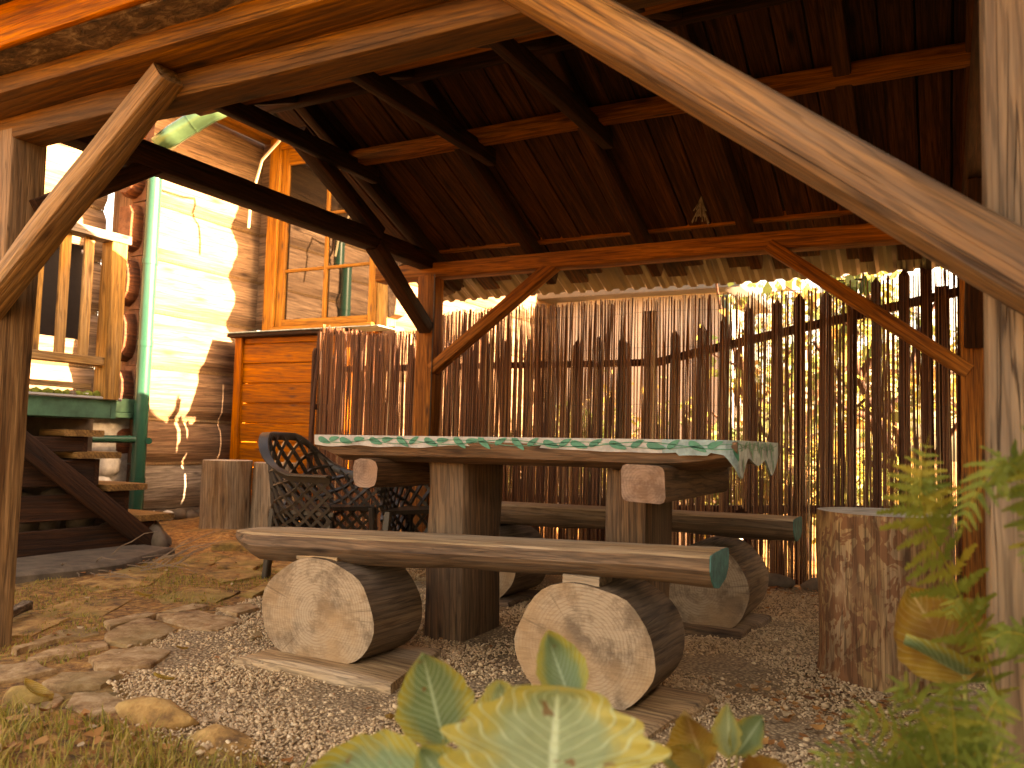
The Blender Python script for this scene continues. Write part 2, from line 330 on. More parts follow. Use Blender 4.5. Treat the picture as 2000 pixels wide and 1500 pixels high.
def rrect(w, h, r=0.012, n=2):
    pts = []
    for cx, cy, a0 in ((w/2-r, h/2-r, 0), (-w/2+r, h/2-r, 90), (-w/2+r, -h/2+r, 180), (w/2-r, -h/2+r, 270)):
        for i in range(n + 1):
            a = R(a0 + 90 * i / n); pts.append((cx + r * math.cos(a), cy + r * math.sin(a)))
    return pts
def sweep(name, prof, L, mats, parent, mat, seg=6, wob=0.003, taper=None, freq=3.0, smooth=35, capx=None):
    """profile (y,z) swept along the object's X; ends carry material 1. taper(t)->(sy,sz,oy,oz)"""
    n = len(prof); V = []; F = []; mi = []
    sd = random.random() * 90
    for i in range(seg + 1):
        t = i / seg; sy, sz, oy, oz = taper(t) if taper else (1, 1, 0, 0)
        bend = wob * 0.8
        by = noise.noise(Vector((t * L * 0.9, sd, 0))) * bend; bz = noise.noise(Vector((t * L * 0.9, sd, 7))) * bend
        for j, (y, z) in enumerate(prof):
            w = wob * noise.noise(Vector((t * L * freq, y * 9 + sd, z * 9)))
            r = math.hypot(y, z) + 1e-6
            x = t * L
            if capx: x += capx(t, y, z)
            V.append((x, y * sy * (1 + w / r) + oy + by, z * sz * (1 + w / r) + oz + bz))
    for i in range(seg):
        for j in range(n):
            a = i * n + j; b = i * n + (j + 1) % n; F.append((a, b, b + n, a + n)); mi.append(0)
    F.append(tuple(range(n - 1, -1, -1))); mi.append(1); F.append(tuple(seg * n + j for j in range(n))); mi.append(1)
    if not isinstance(mats, (list, tuple)): mats = [mats, mats]
    me = mesh(name, V, F, mats, mi, smooth)
    return link(name, me, parent, mat)
def beam(name, P0, P1, w, h, mats, parent, upv=(0, 0, 1), r=0.01, seg=7, wob=0.004, roll=0.0, label=None, **kw):
    L = (Vector(P1) - Vector(P0)).length
    o = sweep(name, rrect(w, h, r), L, mats, parent, frame(P0, P1, upv, roll), seg, wob, **kw)
    if label: o['label'] = label
    return o
def tube(name, pts, rad, mat, parent=None, k=8, rads=None, cap=True):
    V = []; F = []; pts = [Vector(p) for p in pts]; N = len(pts)
    prev = None
    for i, p in enumerate(pts):
        d = (pts[min(i + 1, N - 1)] - pts[max(i - 1, 0)]).normalized()
        if prev is None: a = d.orthogonal().normalized()
        else: a = (prev - d * prev.dot(d)).normalized()
        prev = a; b = d.cross(a); rr = rads[i] if rads else rad
        for j in range(k):
            an = 2 * math.pi * j / k; V.append(p + a * rr * math.cos(an) + b * rr * math.sin(an))
    for i in range(N - 1):
        for j in range(k):
            F.append((i*k+j, i*k+(j+1) % k, (i+1)*k+(j+1) % k, (i+1)*k+j))
    if cap: F.append(tuple(range(k-1, -1, -1))); F.append(tuple((N-1)*k+j for j in range(k)))
    me = mesh(name, V, F, mat, smooth=50)
    return link(name, me, parent)
def rawtube(V, F, pts, rads, k=4):
    """append a tube to vertex/face lists"""
    pts = [Vector(p) for p in pts]; N = len(pts); base = len(V); prev = None
    for i, p in enumerate(pts):
        d = (pts[min(i + 1, N - 1)] - pts[max(i - 1, 0)]).normalized()
        a = d.orthogonal().normalized() if prev is None else (prev - d * prev.dot(d)).normalized()
        prev = a; b = d.cross(a)
        for j in range(k):
            an = 2 * math.pi * j / k; q = p + a * rads[i] * math.cos(an) + b * rads[i] * math.sin(an); V.append(tuple(q))
    for i in range(N - 1):
        for j in range(k): F.append((base+i*k+j, base+i*k+(j+1) % k, base+(i+1)*k+(j+1) % k, base+(i+1)*k+j))
def boxm(name, lo, hi, mat, parent=None, bev=0.004):
    lo = Vector(lo); hi = Vector(hi); c = (lo + hi) / 2; s = hi - lo
    # longest side becomes the object's X so that grain follows it
    ax = max(range(3), key=lambda i: s[i])
    P0 = c.copy(); P1 = c.copy(); P0[ax] = lo[ax]; P1[ax] = hi[ax]
    upv = (0, 0, 1) if ax != 2 else (0, 1, 0)
    w, h = {0: (s.y, s.z), 1: (s.x, s.z), 2: (s.x, s.y)}[ax]
    return sweep(name, rrect(w, h, min(bev, w * 0.3, h * 0.3), 1), s[ax], mat, parent, frame(P0, P1, upv), 2, 0.0)
def rock(name, c, size, mat, parent=None, seed=0, sub=2, squash=1.0):
    import bmesh
    bm = bmesh.new(); bmesh.ops.create_icosphere(bm, subdivisions=sub, radius=1.0)
    for v in bm.verts:
        k = 1 + 0.28 * noise.noise(v.co * 1.1 + Vector((seed, 0, 3))) + 0.08 * noise.noise(v.co * 3.5 + Vector((seed, 5, 3)))
        v.co = Vector((v.co.x * size[0], v.co.y * size[1], v.co.z * size[2])) * k
    me = bpy.data.meshes.new(name); bm.to_mesh(me); bm.free(); me.materials.append(mat); me.shade_smooth()
    return link(name, me, parent, Matrix.Translation(Vector(c)))
def smooth01(a, b, x):
    t = np.clip((x - a) / (b - a), 0, 1); return t * t * (3 - 2 * t)
def gz(x, y):
    """height of the ground"""
    x = np.asarray(x, float); y = np.asarray(y, float)
    h = 0.07 * smooth01(-0.9, -1.8, x) * smooth01(2.2, 3.0, y) + 0.012 * np.sin(x * 3.1 + 1) * np.sin(y * 2.7)
    h = h - 0.5 * smooth01(4.2, 9, y) * smooth01(-1.0, 0.5, x)
    h = h + 0.10 * smooth01(-0.35, -1.2, y - 0.25 * (x - 2)) * smooth01(1.6, 2.6, x)
    return h

# ---------------------------------------------------------------- ground
def grid(name, x0, x1, y0, y1, n, m, mat, dz=0.0, rough=0.012):
    xs = np.linspace(x0, x1, n); ys = np.linspace(y0, y1, m); X, Y = np.meshgrid(xs, ys)
    Z = gz(X, Y) + dz
    V = np.stack([X.ravel(), Y.ravel(), Z.ravel()], 1)
    for i, v in enumerate(V): V[i, 2] += rough * noise.noise(Vector((v[0] * 2.6, v[1] * 2.6, 1))) + rough * 0.4 * noise.noise(Vector((v[0] * 9, v[1] * 9, 1)))
    a = np.arange(n * m).reshape(m, n)
    F = np.stack([a[:-1, :-1].ravel(), a[:-1, 1:].ravel(), a[1:, 1:].ravel(), a[1:, :-1].ravel()], 1)
    return V, F, mat
xs = np.unique(np.concatenate([np.linspace(-120, -6, 12), np.linspace(-6, 7, 170), np.linspace(7, 120, 12)]))
ys = np.unique(np.concatenate([np.linspace(-120, -4, 10), np.linspace(-4, 9, 170), np.linspace(9, 150, 14)]))
X, Y = np.meshgrid(xs, ys); Z = gz(X, Y)
for idx in np.ndindex(Z.shape):
    p = Vector((X[idx] * 2.6, Y[idx] * 2.6, 1)); Z[idx] += 0.014 * noise.noise(p) + 0.006 * noise.noise(p * 3.7)
a = np.arange(X.size).reshape(X.shape)
F = np.stack([a[:-1, :-1].ravel(), a[:-1, 1:].ravel(), a[1:, 1:].ravel(), a[1:, :-1].ravel()], 1)
tag(link('ground', bulk('ground', np.stack([X.ravel(), Y.ravel(), Z.ravel()], 1), F, M['ground'], smooth=True)), kind='structure')

def in_gravel(x, y):
    """gravel floor of the shelter: left border runs along the flagstones"""
    bx = np.interp(y, [-0.6, -0.2, 0.0, 0.3, 0.6, 0.9, 1.3, 2.2, 3.6], [1.7, 1.05, 0.75, 0.45, 0.35, 0.2, 0.05, 0.05, 0.1])
    by = np.interp(x, [0.6, 1.4, 1.8, 2.3, 2.8, 3.2, 4], [-0.2, -0.3, -0.28, -0.15, 0.1, 0.45, 0.6])
    return (x > bx) & (y > by) & (y < 3.52) & (x < 3.9)
# pebbles
def pebbles(N, seed, lo=0.005, hi=0.011):
    g = np.random.default_rng(seed)
    P = []
    while sum(len(p) for p in P) < N:
        x = g.uniform(-0.1, 3.7, N); y = -0.6 + 4.1 * g.uniform(0, 1, N) ** 1.5
        # thin spots let the earth show through
        keep = in_gravel(x, y + g.normal(0, 0.04, N)) & (y < 3.5)
        for cx, cy, r0 in ((2.66, 1.12, .15), (1.78, 0.98, .13), (2.0, 1.62, .2), (1.62, 0.42, .06), (2.9, 2.1, .16)):
            keep &= ~(((x - cx) ** 2 + (y - cy) ** 2 < (r0 * g.uniform(.5, 1.25, N)) ** 2) & (g.uniform(0, 1, N) < .9))
        P.append(np.stack([x[keep], y[keep]], 1))
    return np.concatenate(P)[:N]
ico_v = []; ph = (1 + 5 ** 0.5) / 2
for s1 in (-1, 1):
    for s2 in (-1, 1): ico_v += [(0, s1, s2 * ph), (s1, s2 * ph, 0), (s2 * ph, 0, s1)]
ico_v = np.array(ico_v) / math.hypot(1, ph)
ico_f = []
for i in range(12):
    for j in range(i + 1, 12):
        for k in range(j + 1, 12):
            d = [np.linalg.norm(ico_v[a] - ico_v[b]) for a, b in ((i, j), (j, k), (i, k))]
            if max(d) < 1.1:
                nn = np.cross(ico_v[j] - ico_v[i], ico_v[k] - ico_v[i])
                ico_f.append((i, j, k) if nn @ ico_v[i] > 0 else (i, k, j))
ico_f = np.array(ico_f)
NP = 92000
pp = pebbles(NP, 3); g = np.random.default_rng(5)
size = g.uniform(0.0032, 0.0060, NP) * (1 + 0.9 * (g.uniform(0, 1, NP) > 0.94))
ax = g.uniform(0.6, 1.35, (NP, 3)); ax[:, 2] *= 0.75
V = ico_v[None] * ax[:, None] * size[:, None, None] * (1 + g.normal(0, 0.14, (NP, 12, 1)))
th = g.uniform(0, 6.28, NP); c, s = np.cos(th), np.sin(th)
Vx = V[..., 0] * c[:, None] - V[..., 1] * s[:, None]; Vy = V[..., 0] * s[:, None] + V[..., 1] * c[:, None]
tl = g.normal(0, 0.5, NP); ct, st = np.cos(tl), np.sin(tl)
Vz = V[..., 2] * ct[:, None] + Vx * st[:, None]
zz = gz(pp[:, 0], pp[:, 1]) + g.uniform(0.0, 0.012, NP) + 0.01 * np.sin(pp[:, 0] * 7) * np.sin(pp[:, 1] * 6)
V = np.stack([Vx + pp[:, 0, None], Vy + pp[:, 1, None], Vz + zz[:, None]], -1).reshape(-1, 3)
F = (ico_f[None] + (np.arange(NP) * 12)[:, None, None]).reshape(-1, 3)
tone = np.repeat(np.clip(g.normal(0.50, 0.16, NP), 0, 1), 12)
# dusty, darker patches under the table where feet have mixed soil in
gm = bulk('gravel', V, F, M['gravel'], tone)
tag(link('gravel', gm), 'pale crushed gravel covering the floor under the shelter and round the benches', 'gravel', kind='stuff')
# loose bed under the pebbles
by = [(0.75, -0.2), (1.4, -0.28), (1.8, -0.26), (2.3, -0.13), (2.8, 0.12), (3.2, 0.45), (3.9, 0.6), (3.9, 3.5), (0.1, 3.5), (0.05, 2.2), (0.07, 1.3), (0.22, 0.9), (0.38, 0.6), (0.47, 0.3)]
def gravelbed():
    t = NT('gravel_bed'); co = t.coord(rand=False); v = t.n('TexVoronoi'); v.inputs['Scale'].default_value = 75; t.l(co, v.inputs['Vector'])
    c = t.mix((0.17, 0.10, 0.05), (0.40, 0.27, 0.15), t.ramp(v.outputs['Distance'], [(0.2, 1.0), (0.7, 0.0)]))
    c = t.mix(c, (0.28, 0.17, 0.085), t.ramp(t.noise(co, 2.5, 4), [(0.5, 0.0), (0.65, 0.7)]))
    return t.done(c, 0.95, t.bump(v.outputs['Distance'], 0.8, 0.01))
xs = np.linspace(0.0, 3.9, 120); ysg = np.linspace(-0.3, 3.52, 120); X, Y = np.meshgrid(xs, ysg)
Z = gz(X, Y) + 0.004
for idx in np.ndindex(Z.shape):
    p = Vector((X[idx] * 2.6, Y[idx] * 2.6, 1)); Z[idx] += 0.014 * noise.noise(p) + 0.006 * noise.noise(p * 3.7)
a = np.arange(X.size).reshape(X.shape); ok = in_gravel(X, Y)
Fq = np.stack([a[:-1, :-1], a[:-1, 1:], a[1:, 1:], a[1:, :-1]], -1); mk = ok[:-1, :-1] & ok[1:, 1:]
tag(link('gravel_floor', bulk('gravel_floor', np.stack([X.ravel(), Y.ravel(), Z.ravel()], 1), Fq[mk], gravelbed(), smooth=True)), kind='structure')

# flagstone path
path = empty('stone_path', (0, 1, 0), kind='structure')
def slab(poly, z0, h, mat, parent, name='flagstone', tilt=(0, 0)):
    cx = sum(p[0] for p in poly) / len(poly); cy = sum(p[1] for p in poly) / len(poly)
    area = sum(poly[i][0] * poly[(i+1) % len(poly)][1] - poly[(i+1) % len(poly)][0] * poly[i][1] for i in range(len(poly)))
    if area < 0: poly = poly[::-1]
    out = []
    for i in range(len(poly)):
        ax_, ay_ = poly[i]; bx_, by_ = poly[(i + 1) % len(poly)]
        for k in range(3):
            t = k / 3; x = ax_ + (bx_ - ax_) * t; y = ay_ + (by_ - ay_) * t
            j = 0.03 * noise.noise(Vector((x * 9, y * 9, z0 * 50)))
            out.append((x + j, y - j))
    n = len(out); V = []; F = []
    for lvl, (sc, z) in enumerate(((1.02, -0.04), (1.0, h * 0.72), (0.95, h), (0.45, h * 1.04))):
        for (x, y) in out:
            zz = z + 0.009 * noise.noise(Vector((x * 11, y * 11, lvl))) + tilt[0] * (x - cx) + tilt[1] * (y - cy)
            V.append(((x - cx) * sc, (y - cy) * sc, zz))
    for l in range(3):
        for j in range(n): F.append((l*n+j, l*n+(j+1) % n, (l+1)*n+(j+1) % n, (l+1)*n+j))
    V.append((0, 0, h * 1.05)); q = len(V) - 1
    for j in range(n): F.append((3*n+j, 3*n+(j+1) % n, q))
    return link(name, mesh(name, V, F, mat, smooth=40), parent, Matrix.Translation((cx, cy, z0)))
flags = [
[(0.19,0.34),(-0.02,0.67),(0.36,0.56),(0.43,0.41),(0.41,0.29),(0.3,0.27)],
[(0.23,-0.01),(0.16,0.23),(0.25,0.31),(0.35,0.24),(0.34,0.09),(0.29,-0.03)],
[(0.09,0.01),(-0.05,0.3),(0.0,0.45),(0.12,0.37),(0.09,0.19),(0.15,-0.01)],
[(0.08,0.68),(0.12,0.89),(0.46,0.86),(0.52,0.64),(0.4,0.59)],
[(0.39,0.22),(0.48,0.35),(0.62,0.31),(0.72,0.14),(0.57,0.04),(0.45,0.08)],
[(0.21,-0.14),(0.3,-0.02),(0.47,-0.05),(0.48,-0.15),(0.42,-0.26)],
[(0.54,-0.09),(0.64,0.03),(0.73,0.02),(0.76,-0.09),(0.71,-0.17),(0.58,-0.18)],
[(0.56,-0.27),(0.67,-0.22),(0.79,-0.24),(0.88,-0.34),(0.71,-0.35)],
[(0.8,-0.22),(0.86,-0.14),(0.96,-0.14),(1.03,-0.23),(1.0,-0.3),(0.88,-0.3)],
[(0.14,0.98),(0.2,1.15),(0.31,1.1),(0.32,0.94)], [(0.0,0.78),(-0.02,0.98),(0.1,0.97),(0.08,0.77)],
[(-1.16,1.8),(-1.47,2.39),(-1.17,2.32),(-0.91,1.83)], [(-1.0,2.03),(-1.09,2.32),(-0.83,2.38),(-0.6,1.96),(-0.8,1.86)],
[(-0.54,2.01),(-0.78,2.38),(-0.6,2.46),(-0.39,2.05)], [(-1.5,2.45),(-1.75,2.85),(-1.35,3.0),(-1.15,2.6)],
[(-0.09,1.35),(-0.27,1.83),(-0.09,1.66),(0.01,1.35)], [(-0.4,1.06),(-0.39,1.38),(-0.14,1.41),(-0.02,1.11),(-0.2,0.95)],
[(0.23,2.34),(0.16,2.6),(0.32,2.58),(0.5,2.29),(0.41,2.18)], [(-0.04,2.53),(0.05,2.7),(0.18,2.48),(0.15,2.36)],
[(-0.56,0.5),(-0.71,0.87),(-0.43,0.95),(-0.2,0.61),(-0.26,0.38)], [(-1.07,1.08),(-1.25,1.59),(-0.93,1.59),(-0.69,1.26),(-0.74,0.97)],
[(0.6,0.73),(0.56,0.84),(0.72,0.7),(0.73,0.62)], [(0.01,0.46),(-0.04,0.74),(0.07,0.71),(0.1,0.6),(0.13,0.41)],
[(-0.1,1.91),(-0.1,2.14),(0.15,1.88),(0.09,1.73)], [(-0.2,0.05),(-0.5,0.35),(-0.25,0.5),(-0.08,0.2)], [(-0.75,1.7),(-0.7,1.95),(-0.4,1.9),(-0.42,1.55)]]
for i, p in enumerate(flags):
    cx = sum(q[0] for q in p) / len(p); cy = sum(q[1] for q in p) / len(p)
    h = 0.010 + 0.014 * random.random()
    moss_ = i in (11, 12, 13, 14, 15, 16, 19, 20, 23, 24, 25)
    if i in (16, 19, 20, 24, 25): h = 0.007
    slab(p, float(gz(cx, cy)), h, M['flagmoss' if moss_ else 'flag'], path, tilt=(random.uniform(-.03, .03), random.uniform(-.03, .03)))
def boulder(c, size, seed, label, name='border_stone'):
    o = rock(name, c, size, M['flagmoss'], None, seed); tag(o, label, 'stone', 'stones along the edge of the gravel'); return o
boulder((1.19, -0.22, 0.02), (0.17, 0.055, 0.05), 3, 'rounded mossy stone at the grass edge, biggest of the border stones')
boulder((1.50, -0.25, 0.0), (0.12, 0.08, 0.045), 5, 'flat brown border stone lying right of the rounded mossy one')
boulder((0.70, -0.30, 0.0), (0.11, 0.05, 0.05), 9, 'dark border stone in the grass nearest the left post')

# ---------------------------------------------------------------- the shelter
gaz = empty('shelter', (1.7, 1.5, 0), label='open timber shelter with diagonal braces and a pitched board roof over the log table', cat='shelter')
WX, DY = 3.45, 2.98
ZB, ZT = 2.03, 2.13
# posts
sweep('post', rrect(0.15, 0.15, 0.014), 2.12, M['post'], gaz, frame((-0.085, 0, -0.05), (-0.065, 0, 2.12), (0, 1, 0)), 8, 0.006)
o = sweep('post', rrect(0.15, 0.15, 0.012), 2.12, M['front'], gaz, frame((WX, 0, -0.05), (WX, 0, 2.12), (0, 1, 0)), 8, 0.006); o['label'] = 'thick pale front post at the right edge'
sweep('post', rrect(0.14, 0.14, 0.01), 2.16, M['inner'], gaz, frame((0, DY, -0.05), (0, DY, 2.12), (0, 1, 0)), 8, 0.005)
sweep('post', rrect(0.14, 0.14, 0.01), 2.16, M['inner'], gaz, frame((WX, DY, -0.05), (WX, DY, 2.12), (0, 1, 0)), 8, 0.005)
# front eave: tie beam with timbers corbelled outwards above it
beam('beam', (-0.9, -0.01, 2.077), (4.1, -0.01, 2.077), 0.13, 0.092, M['beam'], gaz, seg=14, wob=0.008)
beam('eave_timber', (-0.9, -0.105, 2.160), (4.1, -0.105, 2.160), 0.24, 0.072, M['beam'], gaz, seg=14, wob=0.008)
sweep('bark_slab', [(-0.14, 0.0), (-0.16, -0.012), (-0.10, -0.022), (0.0, -0.026), (0.12, -0.02), (0.14, 0.0), (0.10, 0.012), (-0.10, 0.012)], 5.0, M['bark'], gaz, frame((4.1, -0.205, 2.222), (-0.9, -0.205, 2.222)), 60, 0.03, freq=6)
beam('fascia', (-0.9, -0.352, 2.272), (4.1, -0.352, 2.272), 0.03, 0.155, M['fascia'], gaz, seg=10, wob=0.004)
# back plate, side ties
beam('beam', (-0.45, DY, 2.085), (3.95, DY, 2.085), 0.14, 0.105, M['inner'], gaz, seg=12, wob=0.006)
beam('beam', (0.0, 0.06, 2.155), (0.0, 3.25, 2.155), 0.12, 0.12, M['dark'], gaz, seg=10)
beam('beam', (WX, 0.06, 2.155), (WX, 3.25, 2.155), 0.12, 0.12, M['dark'], gaz, seg=10)
# braces (front pair stands proud of posts and beam)
beam('brace', (-0.12, -0.115, 1.25), (0.96, -0.115, 2.09), 0.085, 0.115, M['brace2'], gaz, (0, -1, 0), 0.02, 10, 0.012, label='slender rough brace on the left front post')
o = beam('brace', (3.75, -0.125, 0.985), (2.21, -0.125, 2.165), 0.12, 0.145, M['brace'], gaz, (0, -1, 0), 0.028, 12, 0.005); o['label'] = 'heavy weathered brace crossing the right front post'
beam('brace', (0.06, DY - 0.02, 1.37), (1.0, DY - 0.02, 2.06), 0.075, 0.10, M['inner'], gaz, (0, -1, 0), 0.008, 6)
beam('brace', (3.42, DY - 0.02, 1.30), (2.40, DY - 0.02, 2.06), 0.075, 0.12, M['inner'], gaz, (0, -1, 0), 0.008, 6)
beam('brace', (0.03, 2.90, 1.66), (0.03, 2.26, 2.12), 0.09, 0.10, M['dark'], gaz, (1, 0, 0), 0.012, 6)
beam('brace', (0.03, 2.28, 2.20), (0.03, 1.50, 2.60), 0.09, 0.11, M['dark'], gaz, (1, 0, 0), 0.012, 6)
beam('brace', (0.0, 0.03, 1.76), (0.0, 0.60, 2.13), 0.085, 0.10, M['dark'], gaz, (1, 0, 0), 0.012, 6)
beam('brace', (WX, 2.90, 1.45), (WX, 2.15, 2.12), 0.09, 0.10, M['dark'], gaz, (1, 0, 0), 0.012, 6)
# rafters, collar ties, purlins
RZ = 2.845; SL = math.tan(R(23.0)); RY = 1.49
rx = [0.02, 0.82, 1.60, 2.25, 2.90, 3.43]
def zr(y): return RZ - SL * abs(y - RY)
for x in rx:
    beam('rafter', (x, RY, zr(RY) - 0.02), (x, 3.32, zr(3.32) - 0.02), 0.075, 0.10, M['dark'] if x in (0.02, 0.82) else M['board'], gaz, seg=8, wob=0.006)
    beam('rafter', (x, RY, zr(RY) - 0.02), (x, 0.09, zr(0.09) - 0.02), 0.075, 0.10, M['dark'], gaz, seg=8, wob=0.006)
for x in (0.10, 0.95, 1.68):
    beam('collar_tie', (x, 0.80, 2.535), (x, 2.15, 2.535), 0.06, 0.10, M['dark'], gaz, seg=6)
for y, m in ((1.98, 'inner'), (0.98, 'inner')):
    beam('purlin', (-0.2, y, 2.60), (3.75, y, 2.60), 0.09, 0.085, M[m], gaz, seg=12, wob=0.006)
beam('purlin', (-0.2, DY + 0.05, 2.27), (3.75, DY + 0.05, 2.27), 0.08, 0.085, M['inner'], gaz, seg=12, wob=0.006)
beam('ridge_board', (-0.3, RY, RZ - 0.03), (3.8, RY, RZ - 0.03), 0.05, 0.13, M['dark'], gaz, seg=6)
# roof boards
bm4 = []
for k in range(5):
    L = (1.80 + 0.05 * k) / math.cos(R(23))
    me = sweep('roof_board', rrect(0.138, 0.02, 0.004, 1), L, M['board'], gaz, Matrix.Identity(4), 6, 0.004); bm4.append(me.data)
    bpy.data.objects.remove(me)
def short(L):
    o = sweep('roof_board', rrect(0.138, 0.02, 0.004, 1), L, M['board'], gaz, Matrix.Identity(4), 5, 0.004); me = o.data; bpy.data.objects.remove(o); return me
bmf = short(1.34 / math.cos(R(23))); bmk = short(0.78)
xb = -1.0; i = 0
while xb < 3.84:
    for sgn in (1, -1):
        y1 = RY + sgn * (1.84 if sgn > 0 else 1.34)
        j = random.uniform(-0.004, 0.004)
        if sgn > 0 and xb < -0.4: continue
        if sgn < 0 and xb < -0.4:
            link('roof_board', bmk, gaz, frame((xb + 0.07, 0.16, 2.40 + j), (xb + 0.07, -0.62, 2.385 + j))); continue
        P0 = Vector((xb + 0.07, RY, zr(RY) + 0.048 + j)); P1 = Vector((xb + 0.07 + random.uniform(-.006, .006), y1, zr(y1) + 0.048 + j))
        if sgn == -1 and False: continue
        end = 0.0
        if sgn > 0: link('roof_board', bm4[i * 3 % 5], gaz, frame(P0, P1))
        else:
            link('roof_board', bmf, gaz, frame(P0, P1))
            link('roof_board', bmk, gaz, frame((xb + 0.07, 0.16, 2.40 + j), (xb + 0.07, -0.62, 2.385 + j)))
    xb += 0.145; i += 1
# corrugated sheets under the tiles, showing past the eave boards
def corrugated(sgn):
    n = 430; V = []; F = []
    xs_ = np.linspace(-0.42, 3.92, n)
    rows = [0.02, 0.6, 1.2, 1.8, 2.17]
    for lay in (0, 1):
        for r_ in rows:
            y = RY + sgn * r_
            for x in xs_:
                f = (x / 0.105) % 1.0; h = 0.016 * (1 if f < 0.42 else (0 if 0.5 < f < 0.92 else (0.5)))
                V.append((x, y, zr(y) + 0.068 + h + lay * 0.0015 + (0.006 * math.sin(x * 2.3) if r_ > 2 else 0)))
    m = len(rows)
    for lay in (0, 1):
        b = lay * n * m
        for i in range(m - 1):
            for j in range(n - 1):
                q = (b+i*n+j, b+i*n+j+1, b+(i+1)*n+j+1, b+(i+1)*n+j); F.append(q if lay == 0 else q[::-1])
    link('corrugated_sheet', mesh('corrugated_sheet', V, F, M['zinc']), gaz)
corrugated(1)
boxm('sheet_cover', (-1.0, -0.66, 2.412), (4.1, 0.20, 2.420), M['zinc'], gaz)
beam('sheet_cover', (1.75, RY, zr(RY) + 0.075), (1.75, 0.14, zr(0.14) + 0.075), 4.3, 0.006, M['zinc'], gaz, r=0.001, seg=1, wob=0)
# rough bark slab hanging off the left end of the back eave
sweep('bark_slab', [(-0.12, 0), (-0.10, -0.03), (0.02, -0.045), (0.12, -0.02), (0.11, 0.012), (-0.1, 0.014)], 0.5, M['bark'], gaz, frame((-0.28, 2.95, 2.17), (-0.05, 3.47, 1.985)), 12, 0.04, freq=9)
# wire running down the back-left post
tube('cable', [(0.085, 2.90, 2.05), (0.083, 2.905, 1.7), (0.086, 2.90, 1.3), (0.083, 2.905, 0.8), (0.085, 2.90, 0.2)], 0.004, M['blackwire'], gaz, 6)

# dried bunch of flowers hung under the roof
bq = empty('dried_bouquet', (2.05, 2.72, 2.33), label='small bunch of dried flowers hanging under the dark back slope of the roof', cat='dried flowers')
V = []; F = []
for k in range(26):
    a = random.uniform(0, 6.28); r_ = random.uniform(0.01, 0.055); z = -random.uniform(0.08, 0.17)
    rawtube(V, F, [(2.05, 2.72, 2.34), (2.05 + r_ * math.cos(a) * .5, 2.72 + r_ * math.sin(a) * .5, 2.34 + z * .6), (2.05 + r_ * math.cos(a), 2.72 + r_ * math.sin(a), 2.34 + z)], [0.0015, 0.001, 0.004], 4)
link('flower_stems', mesh('flower_stems', V, F, M['dry']), bq)

# ---------------------------------------------------------------- table
tb = empty('log_table', (1.75, 1.35, 0), label='heavy rustic log table with a white edge painted with green vines', cat='table')
TX0, TX1, TY0, TY1, TZ = 0.74, 2.65, 0.96, 1.80, 0.888
prof = [(-0.45, -0.004), (-0.452, -0.03), (-0.448, -0.05), (-0.43, -0.085), (-0.36, -0.112), (-0.2, -0.118), (0.2, -0.118), (0.36, -0.112), (0.44, -0.07), (0.45, -0.03), (0.447, -0.004), (0.44, 0), (-0.44, 0)]
prof = [(y, z + 0.0) for y, z in prof][::-1]
def ttap(t):
    return (1 - 0.02 * math.sin(t * 9), 1 - 0.45 * max(0, (t - 0.82) / 0.18) ** 2 - 0.35 * max(0, (0.05 - t) / 0.05), 0, 0)
sweep('tabletop', prof, TX1 - TX0, [M['table'], M['table']], tb, frame((TX0, TY0 + 0.45, TZ - 0.012), (TX1, TY0 + 0.45, TZ + 0.006)), 40, 0.006, taper=ttap, freq=5)
# painted band along the front edge, ending in pointed drips round the right-hand corner
def band():
    V = []; F = []
    N = 150; xs_ = [TX0 + (TX1 + 0.0 - TX0) * i / N for i in range(N + 1)]
    path_ = [(x, TY0 - 0.010) for x in xs_ if x < TX1 - 0.05]
    path_ += [(TX1 - 0.05 + 0.055 * math.sin(a), TY0 - 0.010 + 0.055 * (1 - math.cos(a))) for a in [k * math.pi / 12 for k in range(1, 7)]]
    path_ += [(TX1 + 0.005, TY0 + 0.045 + 0.03 * k) for k in range(1, 26)]
    s = 0; lp = path_[0]; tot = []
    for p in path_: s += math.dist(p, lp); lp = p; tot.append(s)
    L = tot[-1]
    for i, (x, y) in enumerate(path_):
        u = tot[i]; zt = TZ - 0.010 + 0.018 * (x - TX0) / (TX1 - TX0)
        dep = 0.044 + 0.010 * noise.noise(Vector((u * 6, 0, 0))) + 0.006 * math.sin(u * 5.0)
        if u > L - 1.0: dep += 0.012
        e = u - (L - 0.88)
        if e > 0:
            dep = 0.046 + 0.080 * max(0, 1 - abs((e - 0.15) / 0.085)) ** 0.8 + 0.078 * max(0, 1 - abs((e - 0.74) / 0.14)) ** 0.8 + 0.03 * max(0, 1 - abs((e - 0.45) / 0.15)) ** 0.7
            dep += 0.02 * min(1, e / 0.15)
        V += [(x, y, zt), (x, y, zt - dep * 0.5), (x, y + 0.003, zt - dep)]
        nx, ny = (0, 1) if x < TX1 - 0.05 else ((-1, 0.2))
        V += [(x + nx * 0.008, y + ny * 0.008, zt - dep), (x + nx * 0.008, y + ny * 0.008, zt)]
    for i in range(len(path_) - 1):
        for j in range(5): F.append((i*5+j, i*5+(j+1) % 5, (i+1)*5+(j+1) % 5, (i+1)*5+j)[::-1])
    return V, F, path_, tot
V, F, bp, bt = band()
mi = [0 if bt[f[0] // 5] < bt[-1] - 1.05 else 1 for f in F]
pe = link('painted_edge', mesh('painted_edge', V, F, [M['white'], M['bluewhite']], mi), tb)
